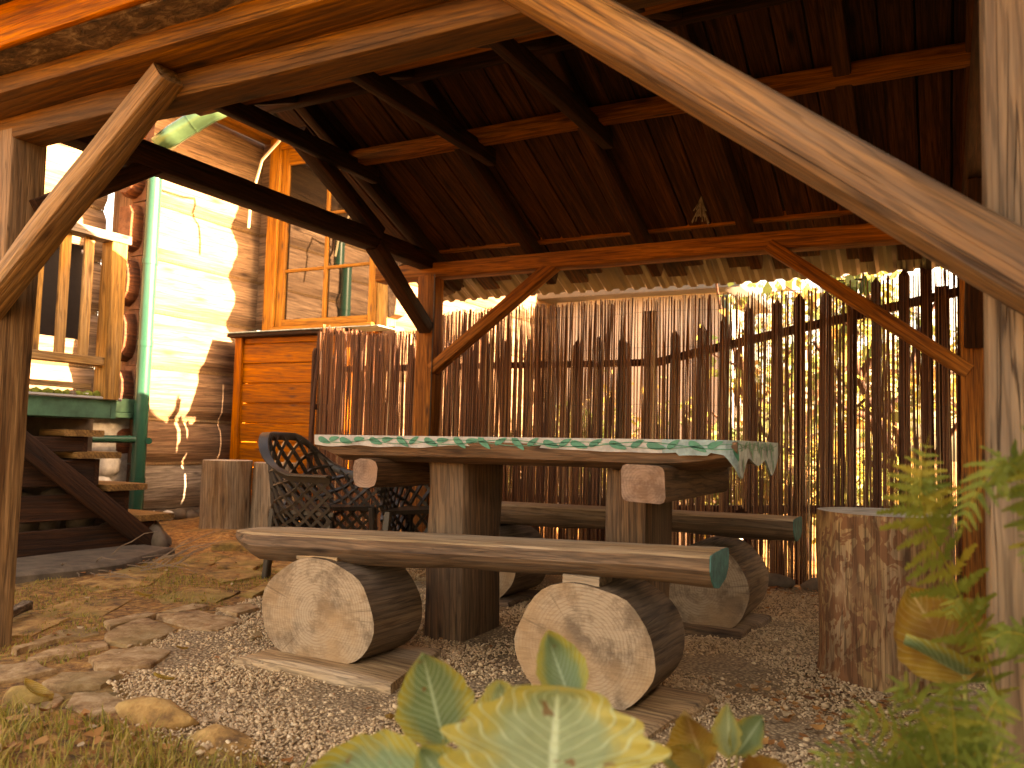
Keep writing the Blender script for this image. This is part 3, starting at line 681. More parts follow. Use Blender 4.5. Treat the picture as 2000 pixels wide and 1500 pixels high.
def bandpt(u, z):
    u = min(max(u, 0), bt[-1] - 1e-4)
    i = next(k for k in range(len(bt) - 1) if bt[k + 1] >= u); t = (u - bt[i]) / (bt[i + 1] - bt[i] + 1e-9)
    x = bp[i][0] + (bp[i+1][0] - bp[i][0]) * t; y = bp[i][1] + (bp[i+1][1] - bp[i][1]) * t
    dx, dy = bp[i+1][0] - bp[i][0], bp[i+1][1] - bp[i][1]; d = math.hypot(dx, dy)
    return Vector((x + dy / d * 0.0025, y - dx / d * 0.0025, TZ - 0.010 + 0.018 * (x - TX0) / (TX1 - TX0) - z))
V = []; F = []
def flat(pts):
    b = len(V); V.extend([tuple(bandpt(u, z)) for u, z in pts]); return b
def ribbon(f, u0, u1, w, n=60):
    prev = None
    for i in range(n + 1):
        u = u0 + (u1 - u0) * i / n; z = f(u); b = flat([(u, z - w), (u, z + w)])
        if prev is not None: F.append((prev, prev + 1, b + 1, b))
        prev = b
ribbon(lambda u: 0.022 + 0.011 * math.sin(u * 11), 0.05, bt[-1] - 0.05, 0.0016, 260)
ribbon(lambda u: 0.024 + 0.010 * math.sin(u * 11 + 2.6), 0.3, bt[-1] - 0.2, 0.0012, 240)
def leafshape(u, z, ln, wd, ang):
    pts = []
    for k in range(12):
        t = k / 12 * 2 * math.pi; a = math.cos(t) * ln / 2; b = math.sin(t) * wd / 2 * (1 - 0.45 * math.cos(t))
        pts.append((u + a * math.cos(ang) - b * math.sin(ang), max(0.002, z + a * math.sin(ang) + b * math.cos(ang))))
    b = flat(pts); F.append(tuple(b + k for k in range(12))[::-1])
u = 0.06; k = 0
while u < bt[-1] - 0.1:
    big = 1.0 if k % 2 == 0 else 0.8
    leafshape(u, 0.016 if k % 2 else 0.026, 0.075 * big, 0.026 * big, (-0.35 if k % 2 else 0.45) + random.uniform(-.3, .3)); u += random.uniform(0.055, 0.10); k += 1
for e, dz in ((0.10, 0.05), (0.17, 0.09), (0.33, 0.05), (0.5, 0.05), (0.72, 0.06), (0.76, 0.10), (0.62, 0.04)): leafshape(bt[-1] - 0.88 + e, dz, 0.055, 0.022, 1.2)
link('painted_vine', mesh('painted_vine', V, F, M['vine']), tb)
# cross beams under the top, ends towards the camera
beam('cross_beam', (1.075, 0.90, 0.715), (1.03, 1.85, 0.715), 0.125, 0.125, [M['table'], M['endpink']], tb, r=0.035, wob=0.012, seg=8)
beam('cross_beam', (2.335, 0.88, 0.732), (2.335, 1.85, 0.732), 0.165, 0.135, [M['table'], M['endpink']], tb, r=0.022, wob=0.008, seg=8)
sweep('table_leg', rrect(0.205, 0.36, 0.04), 0.82, M['leg'], tb, frame((1.36, 1.30, -0.05), (1.345, 1.30, 0.77), (0, 1, 0)), 12, 0.02)
sweep('table_leg', rrect(0.17, 0.36, 0.02), 0.82, M['leg'], tb, frame((2.185, 1.29, -0.05), (2.185, 1.29, 0.77), (0, 1, 0)), 12, 0.012)

# ---------------------------------------------------------------- benches
def bench(P0, P1, label, wid=0.27, green=True, seed=1):
    P0 = Vector(P0); P1 = Vector(P1); L = (P1 - P0).length
    root = empty('log_bench', ((P0 + P1) / 2).to_tuple()[:2] + (0,), label=label, cat='bench', group='split log benches beside the table')
    random.seed(seed)
    h = wid / 2
    pr = [(-h + .01, 0), (-h, -0.008), (-h - .006, -0.045), (-h + .012, -0.075), (-h + .05, -0.102), (-0.02, -0.112), (h - .05, -0.10), (h - .01, -0.07), (h + .004, -0.035), (h, -0.006), (h - .01, 0), (0.05, 0.003), (-0.05, 0.003)][::-1]
    def tp(t):
        e = max(0, (0.06 - t) / 0.06)
        return (1 - 0.35 * e ** 1.5 - 0.03 * math.sin(t * 7 + seed), 1 - 0.45 * e + 0.08 * math.sin(t * 5 + 1), 0.0, 0.0)
    n = len(pr); seg = 48; V = []; F = []; mi = []
    for i in range(seg + 1):
        t = i / seg; sy, sz, oy, oz = tp(t)
        for j, (y, z) in enumerate(pr):
            w = 0.011 * noise.noise(Vector((t * L * 3.2, y * 7, seed))) * (1 if z < -0.004 else 0.25)
            V.append((t * L, y * sy * (1 + w / 0.12) + 0.01 * math.sin(t * 4), z * sz + (w * 0.9 if z < -0.02 else w * 0.3)))
    for i in range(seg):
        for j in range(n):
            a = i*n+j; b = i*n+(j+1) % n; top = pr[j][1] > -0.03 and pr[(j+1) % n][1] > -0.03
            F.append((a, b, b+n, a+n)); mi.append(0 if top else 1)
    F.append(tuple(range(n-1, -1, -1))); mi.append(0); F.append(tuple(seg*n+j for j in range(n))); mi.append(1)
    fm = frame(P0, P1)
    link('seat', mesh('seat', V, F, [M['bench'], M['benchdark']], mi, 32), root, fm)
    if green:
        ed = [V[seg*n+j] for j in range(n)]; cy = sum(p[1] for p in ed) / n; cz = sum(p[2] for p in ed) / n
        E = [(L + 0.004, cy + (p[1]-cy) * 0.985, cz + (p[2]-cz) * 0.985) for p in ed] + [(L - 0.002, cy + (p[1]-cy) * 0.985, cz + (p[2]-cz) * 0.985) for p in ed]
        link('painted_end', mesh('painted_end', E, [tuple(range(n))] + [(j, n+j, n+(j+1) % n, (j+1) % n) for j in range(n)], M['teal']), root, fm)
    return root
def support_log(root, cx, cz_r, y0, y1, label=None, flat=0.02, chop=None, seed=0, ry=1.0):
    """log lying along Y with a sawn flat underneath"""
    rz_ = cz_r; pts = []
    for k in range(40):
        a = 2 * math.pi * k / 40; r_ = rz_ * (1 + 0.035 * noise.noise(Vector((math.cos(a) * 1.3, math.sin(a) * 1.3, seed))))
        pts.append((r_ * math.cos(a) * ry, max(r_ * math.sin(a), -rz_ * (1 - flat))))
    mat = frame((cx, y0, rz_ * (1 - flat) + 0.035), (cx, y1, rz_ * (1 - flat) + 0.035))
    o = sweep('support_log', pts, y1 - y0, [M['logside'], M['end']], root, mat, 10, 0.01, smooth=50)
    if label: o['label'] = label
    return o
fb = bench((0.70, 0.625, 0.475), (2.66, 0.675, 0.540), 'long front bench with a teal painted end, nearest the camera', 0.27, seed=2)
support_log(fb, 1.185, 0.208, 0.49, 0.80, flat=0.22, ry=1.32, seed=1)
support_log(fb, 2.255, 0.207, 0.54, 0.86, flat=0.16, ry=1.18, seed=4)
slab([(0.93, 0.34), (1.60, 0.40), (1.52, 0.86), (0.95, 0.86)], 0.0, 0.038, M['bench'], fb, 'sole_plank')
slab([(2.02, 0.38), (2.52, 0.40), (2.60, 0.88), (2.05, 0.92)], 0.0, 0.036, M['bench'], fb, 'sole_plank')
boxm('wedge', (1.05, 0.52, 0.388), (1.25, 0.64, 0.412), M['bench'], fb); boxm('wedge', (2.17, 0.56, 0.404), (2.30, 0.68, 0.436), M['bench'], fb)
bb = bench((0.72, 2.14, 0.520), (2.68, 2.14, 0.545), 'rear bench with a teal painted end, between the table and the reed screen', 0.25, seed=5)
support_log(bb, 1.05, 0.205, 1.93, 2.36, flat=0.2, ry=1.2, seed=7)
support_log(bb, 2.27, 0.205, 1.93, 2.40, flat=0.2, ry=1.15, seed=9)
slab([(1.98, 1.84), (2.48, 1.86), (2.52, 2.36), (2.0, 2.36)], 0.0, 0.036, M['logside'], bb, 'sole_plank')
slab([(0.85, 1.84), (1.3, 1.84), (1.3, 2.3), (0.85, 2.3)], 0.0, 0.036, M['logside'], bb, 'sole_plank')

# ---------------------------------------------------------------- stumps
def stump(c, r_, h, mat, label, seed=0, group='upright sawn stumps', lobes=0.03, topmat=None):
    pts = []
    for k in range(36):
        a = 2 * math.pi * k / 36; q = r_ * (1 + lobes * 2 * noise.noise(Vector((math.cos(a) * 1.2, math.sin(a) * 1.2, seed)))); pts.append((q * math.cos(a), q * math.sin(a)))
    def tp(t): k = 1 + 0.07 * max(0, (0.16 - t) / 0.16) ** 1.5 - 0.012 * (t > 0.97); return (k, k, 0, 0)
    o = sweep('stump', pts, h + 0.03, [mat, topmat or M['endtop']], None, frame((c[0], c[1], c[2] - 0.03), (c[0], c[1], c[2] + h), (0, 1, 0)), 16, 0.012, taper=tp, smooth=60)
    return tag(o, label, 'stump', group)
stump((3.085, 1.56, 0), 0.245, 0.635, M['stump'], 'thick upright stump with marbled peeled bark, right of the benches', 3)
stump((-2.16, 3.20, 0.06), 0.205, 0.585, M['stump2'], 'weathered upright stump nearest the green downpipe', 6, lobes=0.06)
stump((-1.87, 3.46, 0.06), 0.185, 0.57, M['stump2'], 'sunlit upright stump just behind the resin chair', 8, lobes=0.05)

# ---------------------------------------------------------------- lattice chairs
def chair(loc, rot, label):
    root = empty('resin_chair', loc, label=label, cat='chair', group='brown resin lattice chairs by the table')
    Mx = Matrix.Translation(Vector(loc)) @ Matrix.Rotation(rot, 4, 'Z')
    def S(s, t):     # s 0..1 from near arm round the back to far arm, t 0 foot..1 rim ; chair faces +X
        a = (s - 0.5) * 2
        if abs(a) < 0.55:
            q = a / 0.55 * math.pi / 2; x = -0.02 - 0.24 * math.cos(q) ** 0.8 if abs(q) < 1.57 else -0.02; y = 0.27 * math.sin(q)
        else:
            x = -0.02 + (abs(a) - 0.55) / 0.45 * 0.30; y = math.copysign(0.27, a)
        rim = 0.63 + 0.245 * smooth01(0.62, 0.12, abs(a))
        z = 0.22 + (float(rim) - 0.22) * t
        fl = 1 + 0.20 * t ** 2
        return Vector((x * fl if x < 0 else x, y * fl, z))
    V = []; F = []
    for d in (1, -1):
        for c0 in np.arange(-1.2, 2.2, 0.064):
            pts = []
            for k in range(15):
                t = k / 14; s = c0 + d * t * 0.34
                if 0.0 <= s <= 1.0: pts.append(S(s, t))
            if len(pts) > 1: rawtube(V, F, pts, [0.0135] * len(pts), 4)
    link('lattice_shell', mesh('lattice_shell', V, F, M['plastic']), root, Mx)
    V = []; F = []; N = 40; pr = [(-0.006, -0.035), (0.006, -0.035), (0.02, 0.0), (0.055, 0.004), (0.055, 0.012), (0.0, 0.016), (-0.01, 0.0)]
    for i in range(N + 1):
        s = i / N; p = S(s, 1.0); d = (S(min(1, s + .02), 1) - S(max(0, s - .02), 1)).normalized(); out = Vector((d.y, -d.x, 0)).normalized()
        if out.dot(Vector((p.x - 0.05, p.y, 0))) < 0: out = -out
        for (a, b) in pr: V.append(tuple(p + out * a + Vector((0, 0, b))))
    n = len(pr)
    for i in range(N):
        for j in range(n): F.append((i*n+j, i*n+(j+1) % n, (i+1)*n+(j+1) % n, (i+1)*n+j))
    F.append(tuple(range(n))); F.append(tuple(N*n+j for j in range(n))[::-1])
    link('rim', mesh('rim', V, F, M['plastic'], smooth=45), root, Mx)
    V = []; F = []
    for i in range(N + 1):
        s = i / N; p = S(s, 0.5); V.append((p.x * .97, p.y * .97, 0.40)); V.append((p.x * .97, p.y * .97, 0.425))
    V += [(0.0, 0, 0.40), (0.0, 0, 0.425)]
    for i in range(N):
        a = 2*i; F.append((a, a+2, a+3, a+1)); F.append((a+1, a+3, 2*N+3)); F.append((a+2, a, 2*N+2))
    F.append((0, 1, 2*N+3, 2*N+2)); F.append((2*N, 2*N+2, 2*N+3, 2*N+1))
    link('seat', mesh('seat', V, F, M['plastic']), root, Mx)
    for (x, y) in ((0.24, -0.25), (0.24, 0.25), (-0.18, -0.22), (-0.18, 0.22)):
        o = sweep('leg', rrect(0.05, 0.04, 0.008, 1), 0.42, M['plastic'], root, Mx @ frame((x * 1.12, y * 1.08, 0.0), (x, y, 0.42), (1, 0, 0)), 2, 0.0)
    return root
chair((-0.20, 2.10, 0), R(8), 'brown lattice resin armchair at the left end of the table')
chair((0.42, 2.50, 0), R(-70), 'second brown lattice armchair half hidden under the tabletop')

# ---------------------------------------------------------------- reed screen and picket fence behind
screen = empty('reed_screen', (1.0, 3.55, 0), label='brown reed screen wired upright behind the shelter', cat='reed screen')
V = []; F = []; T = []
def reedtop(x): return float(np.interp(x, [-1.5, -1.2, -0.9, -0.55, -0.35, -0.2, 1.4, 2.4, 3.0, 3.6], [1.83, 1.78, 1.74, 1.74, 1.81, 1.885, 1.90, 1.89, 1.95, 2.0]))
x = -1.49; g = random.Random(4)
while x < 3.75:
    dens = float(np.interp(x, [-1.5, 0.3, 0.9, 1.6, 3.6], [0.0048, 0.0050, 0.0055, 0.0062, 0.0062]))
    x += dens * g.uniform(0.45, 1.75)
    if x > 1.0 and noise.noise(Vector((x * 9, 2, 0))) > 0.28 and g.random() < 0.6: x += 0.012
    z0 = float(gz(x, 3.55)) + g.uniform(0.0, 0.05); z1 = reedtop(x) + g.uniform(-0.025, 0.02)
    if 2.07 < x < 2.16: z0 = 0.45 + g.uniform(0, .1)
    r_ = g.uniform(0.0036, 0.0074); y = 3.54 + g.uniform(-0.006, 0.006)
    pts = []; lean = g.gauss(0, 0.010); ph_ = g.uniform(0, 6)
    if z0 < 0.3 and g.random() < 0.05 and x > 1.5: continue
    for k in range(6):
        t = k / 5; pts.append((x + lean * (t - 0.4) + 0.004 * math.sin(t * 5 + ph_), y + 0.004 * math.sin(t * 4 + ph_ * 2) + (0.01 * t * g.uniform(-1, 1) if k == 5 else 0), z0 + (z1 - z0) * t))
    b = len(V); rawtube(V, F, pts, [r_, r_, r_ * .95, r_ * .9, r_ * .8, r_ * .55], 4)
    tn = min(1, max(0, g.gauss(0.42, 0.24))); T += [tn] * (len(V) - b)
link('reeds', bulk('reeds', V, F, M['reed'], T), screen)['kind'] = 'stuff'
for z in (0.35, 0.75, 1.15, 1.55, 1.80):
    pts = [(xx, 3.532 + 0.003 * math.sin(xx * 40), min(z, reedtop(xx) - 0.06) + 0.006 * math.sin(xx * 5)) for xx in np.linspace(-1.49, 3.74, 90)]
    tube('binding_wire', pts, 0.0013, M['blackwire'], screen, 4)
fence = empty('picket_fence', (1.2, 3.66, 0), label='dark picket fence with pointed pales standing behind the reed screen', cat='fence')
def picket(x, y, z0, z1, w, th, mat, parent, along='x', lean=0.0):
    pr = [(-w/2, 0), (w/2, 0)]
    V = []; h = z1 - z0
    pts = [(-w/2, 0), (w/2, 0), (w/2, h - w * 0.75), (w * 0.30, h - w * .42), (0, h), (-w * 0.30, h - w * .42), (-w/2, h - w * 0.75)]
    n = len(pts)
    for s in (-th/2, th/2):
        for (a, b) in pts:
            V.append((b, a + lean * b, s))     # local X is up
    F = [tuple(range(n))[::-1], tuple(range(n, 2*n))] + [(j, (j+1) % n, n+(j+1) % n, n+j) for j in range(n)]
    me = mesh('picket', V, F, mat)
    if along == 'x': m = Matrix(((0, 1, 0, x), (0, 0, 1, y), (1, 0, 0, z0), (0, 0, 0, 1)))
    else: m = Matrix(((0, 0, 1, x), (0, 1, 0, y), (1, 0, 0, z0), (0, 0, 0, 1)))
    return link('picket', me, parent, m)
g = random.Random(9)
pxs = []
x = -1.35
while x < 1.35: pxs.append((x, 1.66 + g.uniform(-.02, .02))); x += 0.185 + g.uniform(-.02, .02)
for x, z in ((1.63, 1.69), (1.81, 1.72), (1.97, 1.77), (2.14, 1.83), (2.31, 1.87), (2.47, 1.90), (2.62, 1.91), (2.78, 1.88), (2.93, 1.975), (3.085, 2.02), (3.22, 2.06), (3.40, 2.05), (3.57, 2.06)): pxs.append((x, z))
for x, z in pxs:
    picket(x, 3.665, float(gz(x, 3.66)) - 0.03 if z < 1.7 else 0.0, z, 0.062 + g.uniform(-.01, .01), 0.022, M['picket'], fence, lean=g.uniform(-.006, .006))
boxm('fence_post', (1.425 - .04, 3.69, -0.2), (1.425 + .04, 3.77, 1.84), M['picket'], fence)
boxm('fence_post', (3.30 - .04, 3.69, -0.2), (3.30 + .04, 3.77, 1.9), M['picket'], fence)
boxm('fence_post', (-1.42 - .04, 3.69, -0.2), (-1.42 + .04, 3.77, 1.6), M['picket'], fence)
beam('rail', (-1.45, 3.70, 1.465), (1.42, 3.70, 1.465), 0.04, 0.05, M['picket'], fence, r=.004)
beam('rail', (1.42, 3.70, 1.455), (3.75, 3.70, 1.935), 0.04, 0.055, M['picket'], fence, r=.004)
beam('rail', (-1.45, 3.70, 0.45), (1.42, 3.70, 0.45), 0.04, 0.05, M['picket'], fence, r=.004)
beam('rail', (1.42, 3.70, 0.42), (3.75, 3.70, 0.55), 0.04, 0.055, M['picket'], fence, r=.004)
for i, (x, s) in enumerate(((1.62, .10), (1.86, .12), (2.1, .07), (2.35, .13), (2.62, .11), (2.9, .10))):
    tag(rock('edging_stone', (x, 3.46, 0.03), (s, 0.07, 0.055), M['stone'], None, 30 + i), ['small edging stone at the screen foot, farthest left and mostly behind the rear bench', 'edging stone at the screen foot behind the gap right of the table leg', 'smallest edging stone at the screen foot, near the back log of the rear bench', 'broad edging stone at the screen foot just right of the rear bench end', 'rounded edging stone at the screen foot left of the thick stump', 'edging stone at the screen foot half hidden behind the thick stump'][i], 'stone', 'edging stones below the reed screen')

# return of pickets between cupboard and house: its shadow falls on the sunlit logs
fence2 = empty('picket_return', (-1.535, 3.8, 0), label='short return of dark pickets between the reed screen end and the house', cat='fence')

# ---------------------------------------------------------------- log house
house = empty('log_house', (-3.2, 4.0, 0), label='old log house with a big timber window and sunlit notched log walls', cat='house')
def logwall(name, x, y0, y1, face, zs, matz, thick=0.19, ends=None, prof_d=0.05):
    """stack of hewn logs; face '+x' wall runs along Y, '-y' wall runs along X (then x,y0,y1 mean y,x0,x1)"""
    wl = empty(name, (x, (y0 + y1) / 2, 0) if face == '+x' else ((y0 + y1) / 2, x, 0)); put(wl, W[wl.name], house)
    for i in range(len(zs) - 1):
        za, zb = zs[i], zs[i + 1]; h = zb - za; d = prof_d
        sg = 1
        # local: X along wall, Y outwards, Z up
        pr = [(-thick, -h/2 + .004), (-0.0, -h/2 + .004), (d, -h/2 + .09), (d + .008, 0), (d, h/2 - .09), (0, h/2 - .004), (-thick, h/2 - .004)]
        if face == '+x': P0, P1 = (x, y1, (za+zb)/2), (x, y0, (za+zb)/2)   # local Y = up x dir
        else: P0, P1 = (y1, x, (za+zb)/2), (y0, x, (za+zb)/2)
        fr_ = frame(P0, P1)
        yv = fr_.col[1].xyz
        want = Vector((1, 0, 0)) if face == '+x' else Vector((0, -1, 0))
        if yv.dot(want) < 0: fr_ = frame(P1, P0)
        L = y1 - y0
        sweep('log', pr[::-1] if False else pr, L, [matz(i), M['enddark']], wl, fr_, 6, 0.010, smooth=25)
        # wood-wool caulking in the seam
        if i > 0:
            V = []; F = []; n = int(L / 0.022)
            for k in range(n):
                t = (k + 0.5) / n; p = y0 + L * t
                c_ = Vector((x + 0.012, p, za)) if face == '+x' else Vector((p, x - 0.012, za))
                a = Vector((0, 0.009, 0.013)) if face == '+x' else Vector((0.009, 0, 0.013))
                rawtube(V, F, [c_ - a, c_ + a], [0.009, 0.006], 5)
            link('caulking_rope', mesh('caulking_rope', V, F, M['rope']), wl)['kind'] = 'stuff'
    return wl
zsA = [0.17, 0.585, 0.985, 1.456, 1.96, 2.45, 2.95, 3.45, 3.95]
logwall('wall', -3.05, 2.92, 4.33, '+x', zsA, lambda i: M['greylog'] if i == 0 else M['house'])
logwall('wall', 4.31, -3.0, -1.60, '-y', [0.2, 0.7, 1.2, 1.86], lambda i: M['house'])
# short pieces of wall beside and over the window
logwall('wall', 4.31, -3.05, -2.80, '-y', zsA[4:], lambda i: M['house'], prof_d=0.045)
logwall('wall', 4.31, -2.80, -1.60, '-y', [3.86, 4.3], lambda i: M['house'])
logwall('wall', -1.50, 4.34, 9.5, '+x', zsA, lambda i: M['house'])
logwall('wall', -3.72, 0.2, 2.98, '+x', [0.985, 1.456, 1.96, 2.45, 2.95, 3.45, 3.95], lambda i: M['house'])
# notched log heads at the corner
for i in range(1, 8):
    za, zb = zsA[i], zsA[i + 1]; h = zb - za
    prq = [(-0.095, -h/2 + .05), (-0.03, -h/2 + .03), (0.05, -h/2 + .06), (0.085, -h/2 + .13), (0.095, 0), (0.085, h/2 - .13), (0.05, h/2 - .05), (-0.095, h/2 - .05)]
    sweep('log_head', prq, 0.15, [M['headlog'], M['enddark']], house, frame((-3.165, 2.95, (za+zb)/2), (-3.165, 2.80, (za+zb)/2)), 3, 0.02, smooth=25, taper=lambda t: (1 - .12 * (t > .9), 1 - .12 * (t > .9), 0, 0))
for i in range(3, 8):
    za, zb = zsA[i], zsA[i + 1]; h = zb - za
    prq = [(-0.095, -h/2 + .05), (-0.03, -h/2 + .03), (0.05, -h/2 + .06), (0.085, -h/2 + .13), (0.095, 0), (0.085, h/2 - .13), (0.05, h/2 - .05), (-0.095, h/2 - .05)]
    def hx(t, y, z, h=h): return 0.0 if t < .9 else (0.07 - 0.55 * max(0, abs(z) - h * 0.22))
    sweep('log_head', prq, 0.12, [M['house'], M['house']], house, frame((-1.24, 4.34, (za+zb)/2), (-1.24, 4.20, (za+zb)/2)), 2, 0.01, smooth=25, capx=hx)
boxm('wall_backing', (-3.6, 2.99, 0.2), (-3.26, 3.1, 3.9), M['house'], house)
# foundation
fnd = empty('foundation', (-3.0, 2.0, 0)); put(fnd, W[fnd.name], house)
boxm('mortar_bed', (-3.75, -0.6, -0.2), (-3.10, 2.96, 0.99), M['mortar'], fnd)
boxm('mortar_bed', (-3.3, 2.97, -0.2), (-3.02, 4.2, 0.165), M['stone'], fnd)
g = random.Random(3)
for i in range(46):
    y = -0.2 + (i % 12) * 0.265 + g.uniform(-.04, .04); z = 0.12 + (i // 12) * 0.235 + g.uniform(-.03, .03)
    rock('stone', (-3.10, y, z), (0.07, 0.10 + g.uniform(0, .035), 0.085 + g.uniform(0, .03)), M['whitestone'] if y > 1.3 else M['stone'], fnd, i)
for i in range(9):
    rock('stone', (-2.99, 3.0 + i * 0.14, 0.07 + g.uniform(0, .04)), (0.05, 0.075, 0.055), M['whitestone'] if i < 3 else M['stone'], fnd, 60 + i)
boxm('sill_ledge', (-3.75, 0.2, 0.985), (-3.0, 2.93, 1.03), M['greenpaint'], fnd); boxm('sill_ledge', (-3.4, 2.3, 1.033), (-3.02, 2.93, 1.15), M['greenpaint'], fnd)

# window
win = empty('window', (-2.0, 4.220, 1.9)); put(win, W[win.name], house)
wz0, wz1 = 1.90, 3.84; yf = 4.180
def wbar(name, x0, x1, z0, z1, y0, y1, m, par=win): return boxm(name, (x0, y0, z0), (x1, y1, z1), m, par, 0.006)
wbar('casing', -2.80, -2.66, wz0 - .02, wz1 + .06, 4.150, 4.320, M['frame']); wbar('casing', -2.657, -1.40, wz1 - .06, wz1 + .06, 4.155, 4.320, M['frame'])
wbar('casing', -1.40, -1.27, wz0 - .02, wz1 + .06, 4.185, 4.330, M['rail'])
wbar('sill', -2.657, -1.403, wz0 - .04, wz0 + .045, 4.120, 4.320, M['frame'])
wbar('sash_stile', -2.655, -2.56, wz0 + .048, wz1 - .063, 4.180, 4.240, M['frame']); wbar('sash_stile', -1.50, -1.403, wz0 + .048, wz1 - .063, 4.180, 4.240, M['frame'])
wbar('sash_rail', -2.558, -1.502, wz0 + .048, wz0 + .125, 4.180, 4.240, M['frame']); wbar('sash_rail', -2.558, -1.502, wz1 - .23, wz1 - .063, 4.180, 4.240, M['frame'])
wbar('muntin', -2.06, -2.02, wz0 + .127, wz1 - .232, 4.185, 4.220, M['frame'])
for z in (2.52, 3.06):
    wbar('muntin', -2.558, -2.062, z - .014, z + .014, 4.188, 4.220, M['frame']); wbar('muntin', -2.018, -1.502, z - .014, z + .014, 4.188, 4.220, M['frame'])
zz_ = [wz0 + .125, 2.506, 2.534, 3.046, 3.074, wz1 - .23]
for a0, a1 in ((-2.56, -2.06), (-2.02, -1.50)):
    for k in (0, 2, 4):
        tl = random.uniform(-.004, .004)
        V = [(a0, 4.210 + tl, zz_[k]), (a1, 4.210 - tl, zz_[k]), (a1, 4.210 - tl, zz_[k+1]), (a0, 4.210 + tl, zz_[k+1])]
        V += [(p[0], p[1] + 0.004, p[2]) for p in V]
        link('pane', mesh('pane', V, [(0, 1, 2, 3), (7, 6, 5, 4), (0, 4, 5, 1), (1, 5, 6, 2), (2, 6, 7, 3), (3, 7, 4, 0)], M['glass']), win)
# eaves and roof of the house
rf = empty('roof', (-2.5, 3.5, 3.95)); put(rf, W[rf.name], house)
for k in range(9):
    x0 = -3.03 + k * 0.16
    boxm('soffit_board', (x0, 3.0 + 0.0, 3.93), (x0 + 0.152, 4.6, 3.955), M['frame'], rf)
for k in range(6):
    boxm('soffit_board', (-4.1 + k * 0.16, 0.0, 3.96), (-3.95 + k * 0.16, 3.0, 3.985), M['dark'], rf)
beam('eave_fascia', (-1.55, 2.98, 3.96), (-3.0, 2.98, 3.96), 0.03, 0.14, M['dark'], rf)
# green downpipe, its branch and the sloping spout above
dp = empty('downpipe', (-2.93, 2.93, 0.0), label='dark green round downpipe running down the house corner', cat='downpipe')
tube('pipe', [(-2.93, 2.90, z) for z in (0.16, 0.6, 1.2, 1.8, 2.4, 3.0, 3.42)], 0.062, M['greenpipe'], dp, 20)
for z in (0.42, 1.05, 1.62, 2.35): tube('collar', [(-2.93, 2.90, z), (-2.93, 2.90, z + 0.05)], 0.067, M['greenpipe'], dp, 20)
tube('bracket', [(-2.98, 2.99, 0.79), (-2.85, 2.93, 0.79)], 0.03, M['greenpipe'], dp, 10)
tube('branch_pipe', [(-2.95, 2.35, 0.80), (-2.95, 2.45, 0.80), (-2.94, 2.80, 0.80), (-2.93, 2.90, 0.80)], 0.034, M['greenpipe'], dp, 12)
sp_ = tag(tube('gutter_spout', [(-2.13, 2.285, 3.10), (-2.02, 2.34, 3.20), (-1.78, 2.46, 3.38), (-1.66, 2.53, 3.46)], 0.078, M['copper'], None, 20, rads=[0.078, 0.079, 0.080, 0.083], cap=False), 'sloping metal gutter spout catching the light under the eaves', 'gutter')
md = sp_.modifiers.new('thickness', 'SOLIDIFY'); md.thickness = 0.004
tube('spout_seam', [(-1.90, 2.40, 3.29), (-1.895, 2.4025, 3.294)], 0.083, M['copper'], sp_, 20)
cb = tag(tube('cable', [(-1.55, 2.9, 3.75), (-1.7, 3.2, 3.60), (-1.95, 3.4, 3.50), (-2.25, 3.5, 3.40), (-2.42, 3.55, 3.05), (-2.45, 3.57, 2.8)], 0.012, M['wire'], None, 6), 'pale cable looping down under the house eaves', 'cable')

# ---------------------------------------------------------------- plank cupboard against the house
cup = empty('plank_cupboard', (-2.2, 3.95, 0.1), label='orange stained plank cupboard standing under the house window', cat='cupboard')
boxm('side_stile', (-2.79, 3.80, 0.10), (-2.70, 3.90, 1.80), M['shutter'], cup); boxm('side_stile', (-1.50, 3.80, 0.10), (-1.42, 3.90, 1.80), M['shutter'], cup)
edges = [0.12, 0.36, 0.61, 0.845, 0.935, 1.14, 1.22, 1.49, 1.72, 1.795]
edges = [0.12, 0.34, 0.56, 0.80, 0.98, 1.17, 1.36, 1.55, 1.74, 1.798]
for k in range(len(edges) - 1):
    boxm('plank', (-2.697, 3.835 - (0.008 if k % 2 else 0), edges[k] + .003), (-1.503, 3.858, edges[k+1] - .002), M['shutter'], cup, 0.006)
boxm('side_panel', (-2.79, 3.905, 0.10), (-2.76, 4.12, 1.80), M['shutter'], cup)
boxm('lid', (-2.84, 3.74, 1.803), (-1.38, 4.02, 1.835), M['dark'], cup); boxm('lid_flashing', (-2.84, 3.72, 1.838), (-1.02, 4.02, 1.846), M['bluewhite'], cup)
tag(beam('leaning_pole', (-1.47, 3.40, 0.05), (-1.52, 3.55, 1.78), 0.03, 0.03, M['picket'], None), 'thin dark pole at the left end of the reed screen', 'pole')

# pickets running back from the end of the screen; their shadow falls on the house wall
g = random.Random(2)
yv = 3.52
while yv < 3.90:
    picket(-1.535, yv, 0.05, 1.62 + g.uniform(-.02, .02), 0.05, 0.02, M['picket'], fence2, along='y'); yv += 0.088
boxm('rail', (-1.52, 3.50, 1.10), (-1.49, 3.92, 1.15), M['picket'], fence2)

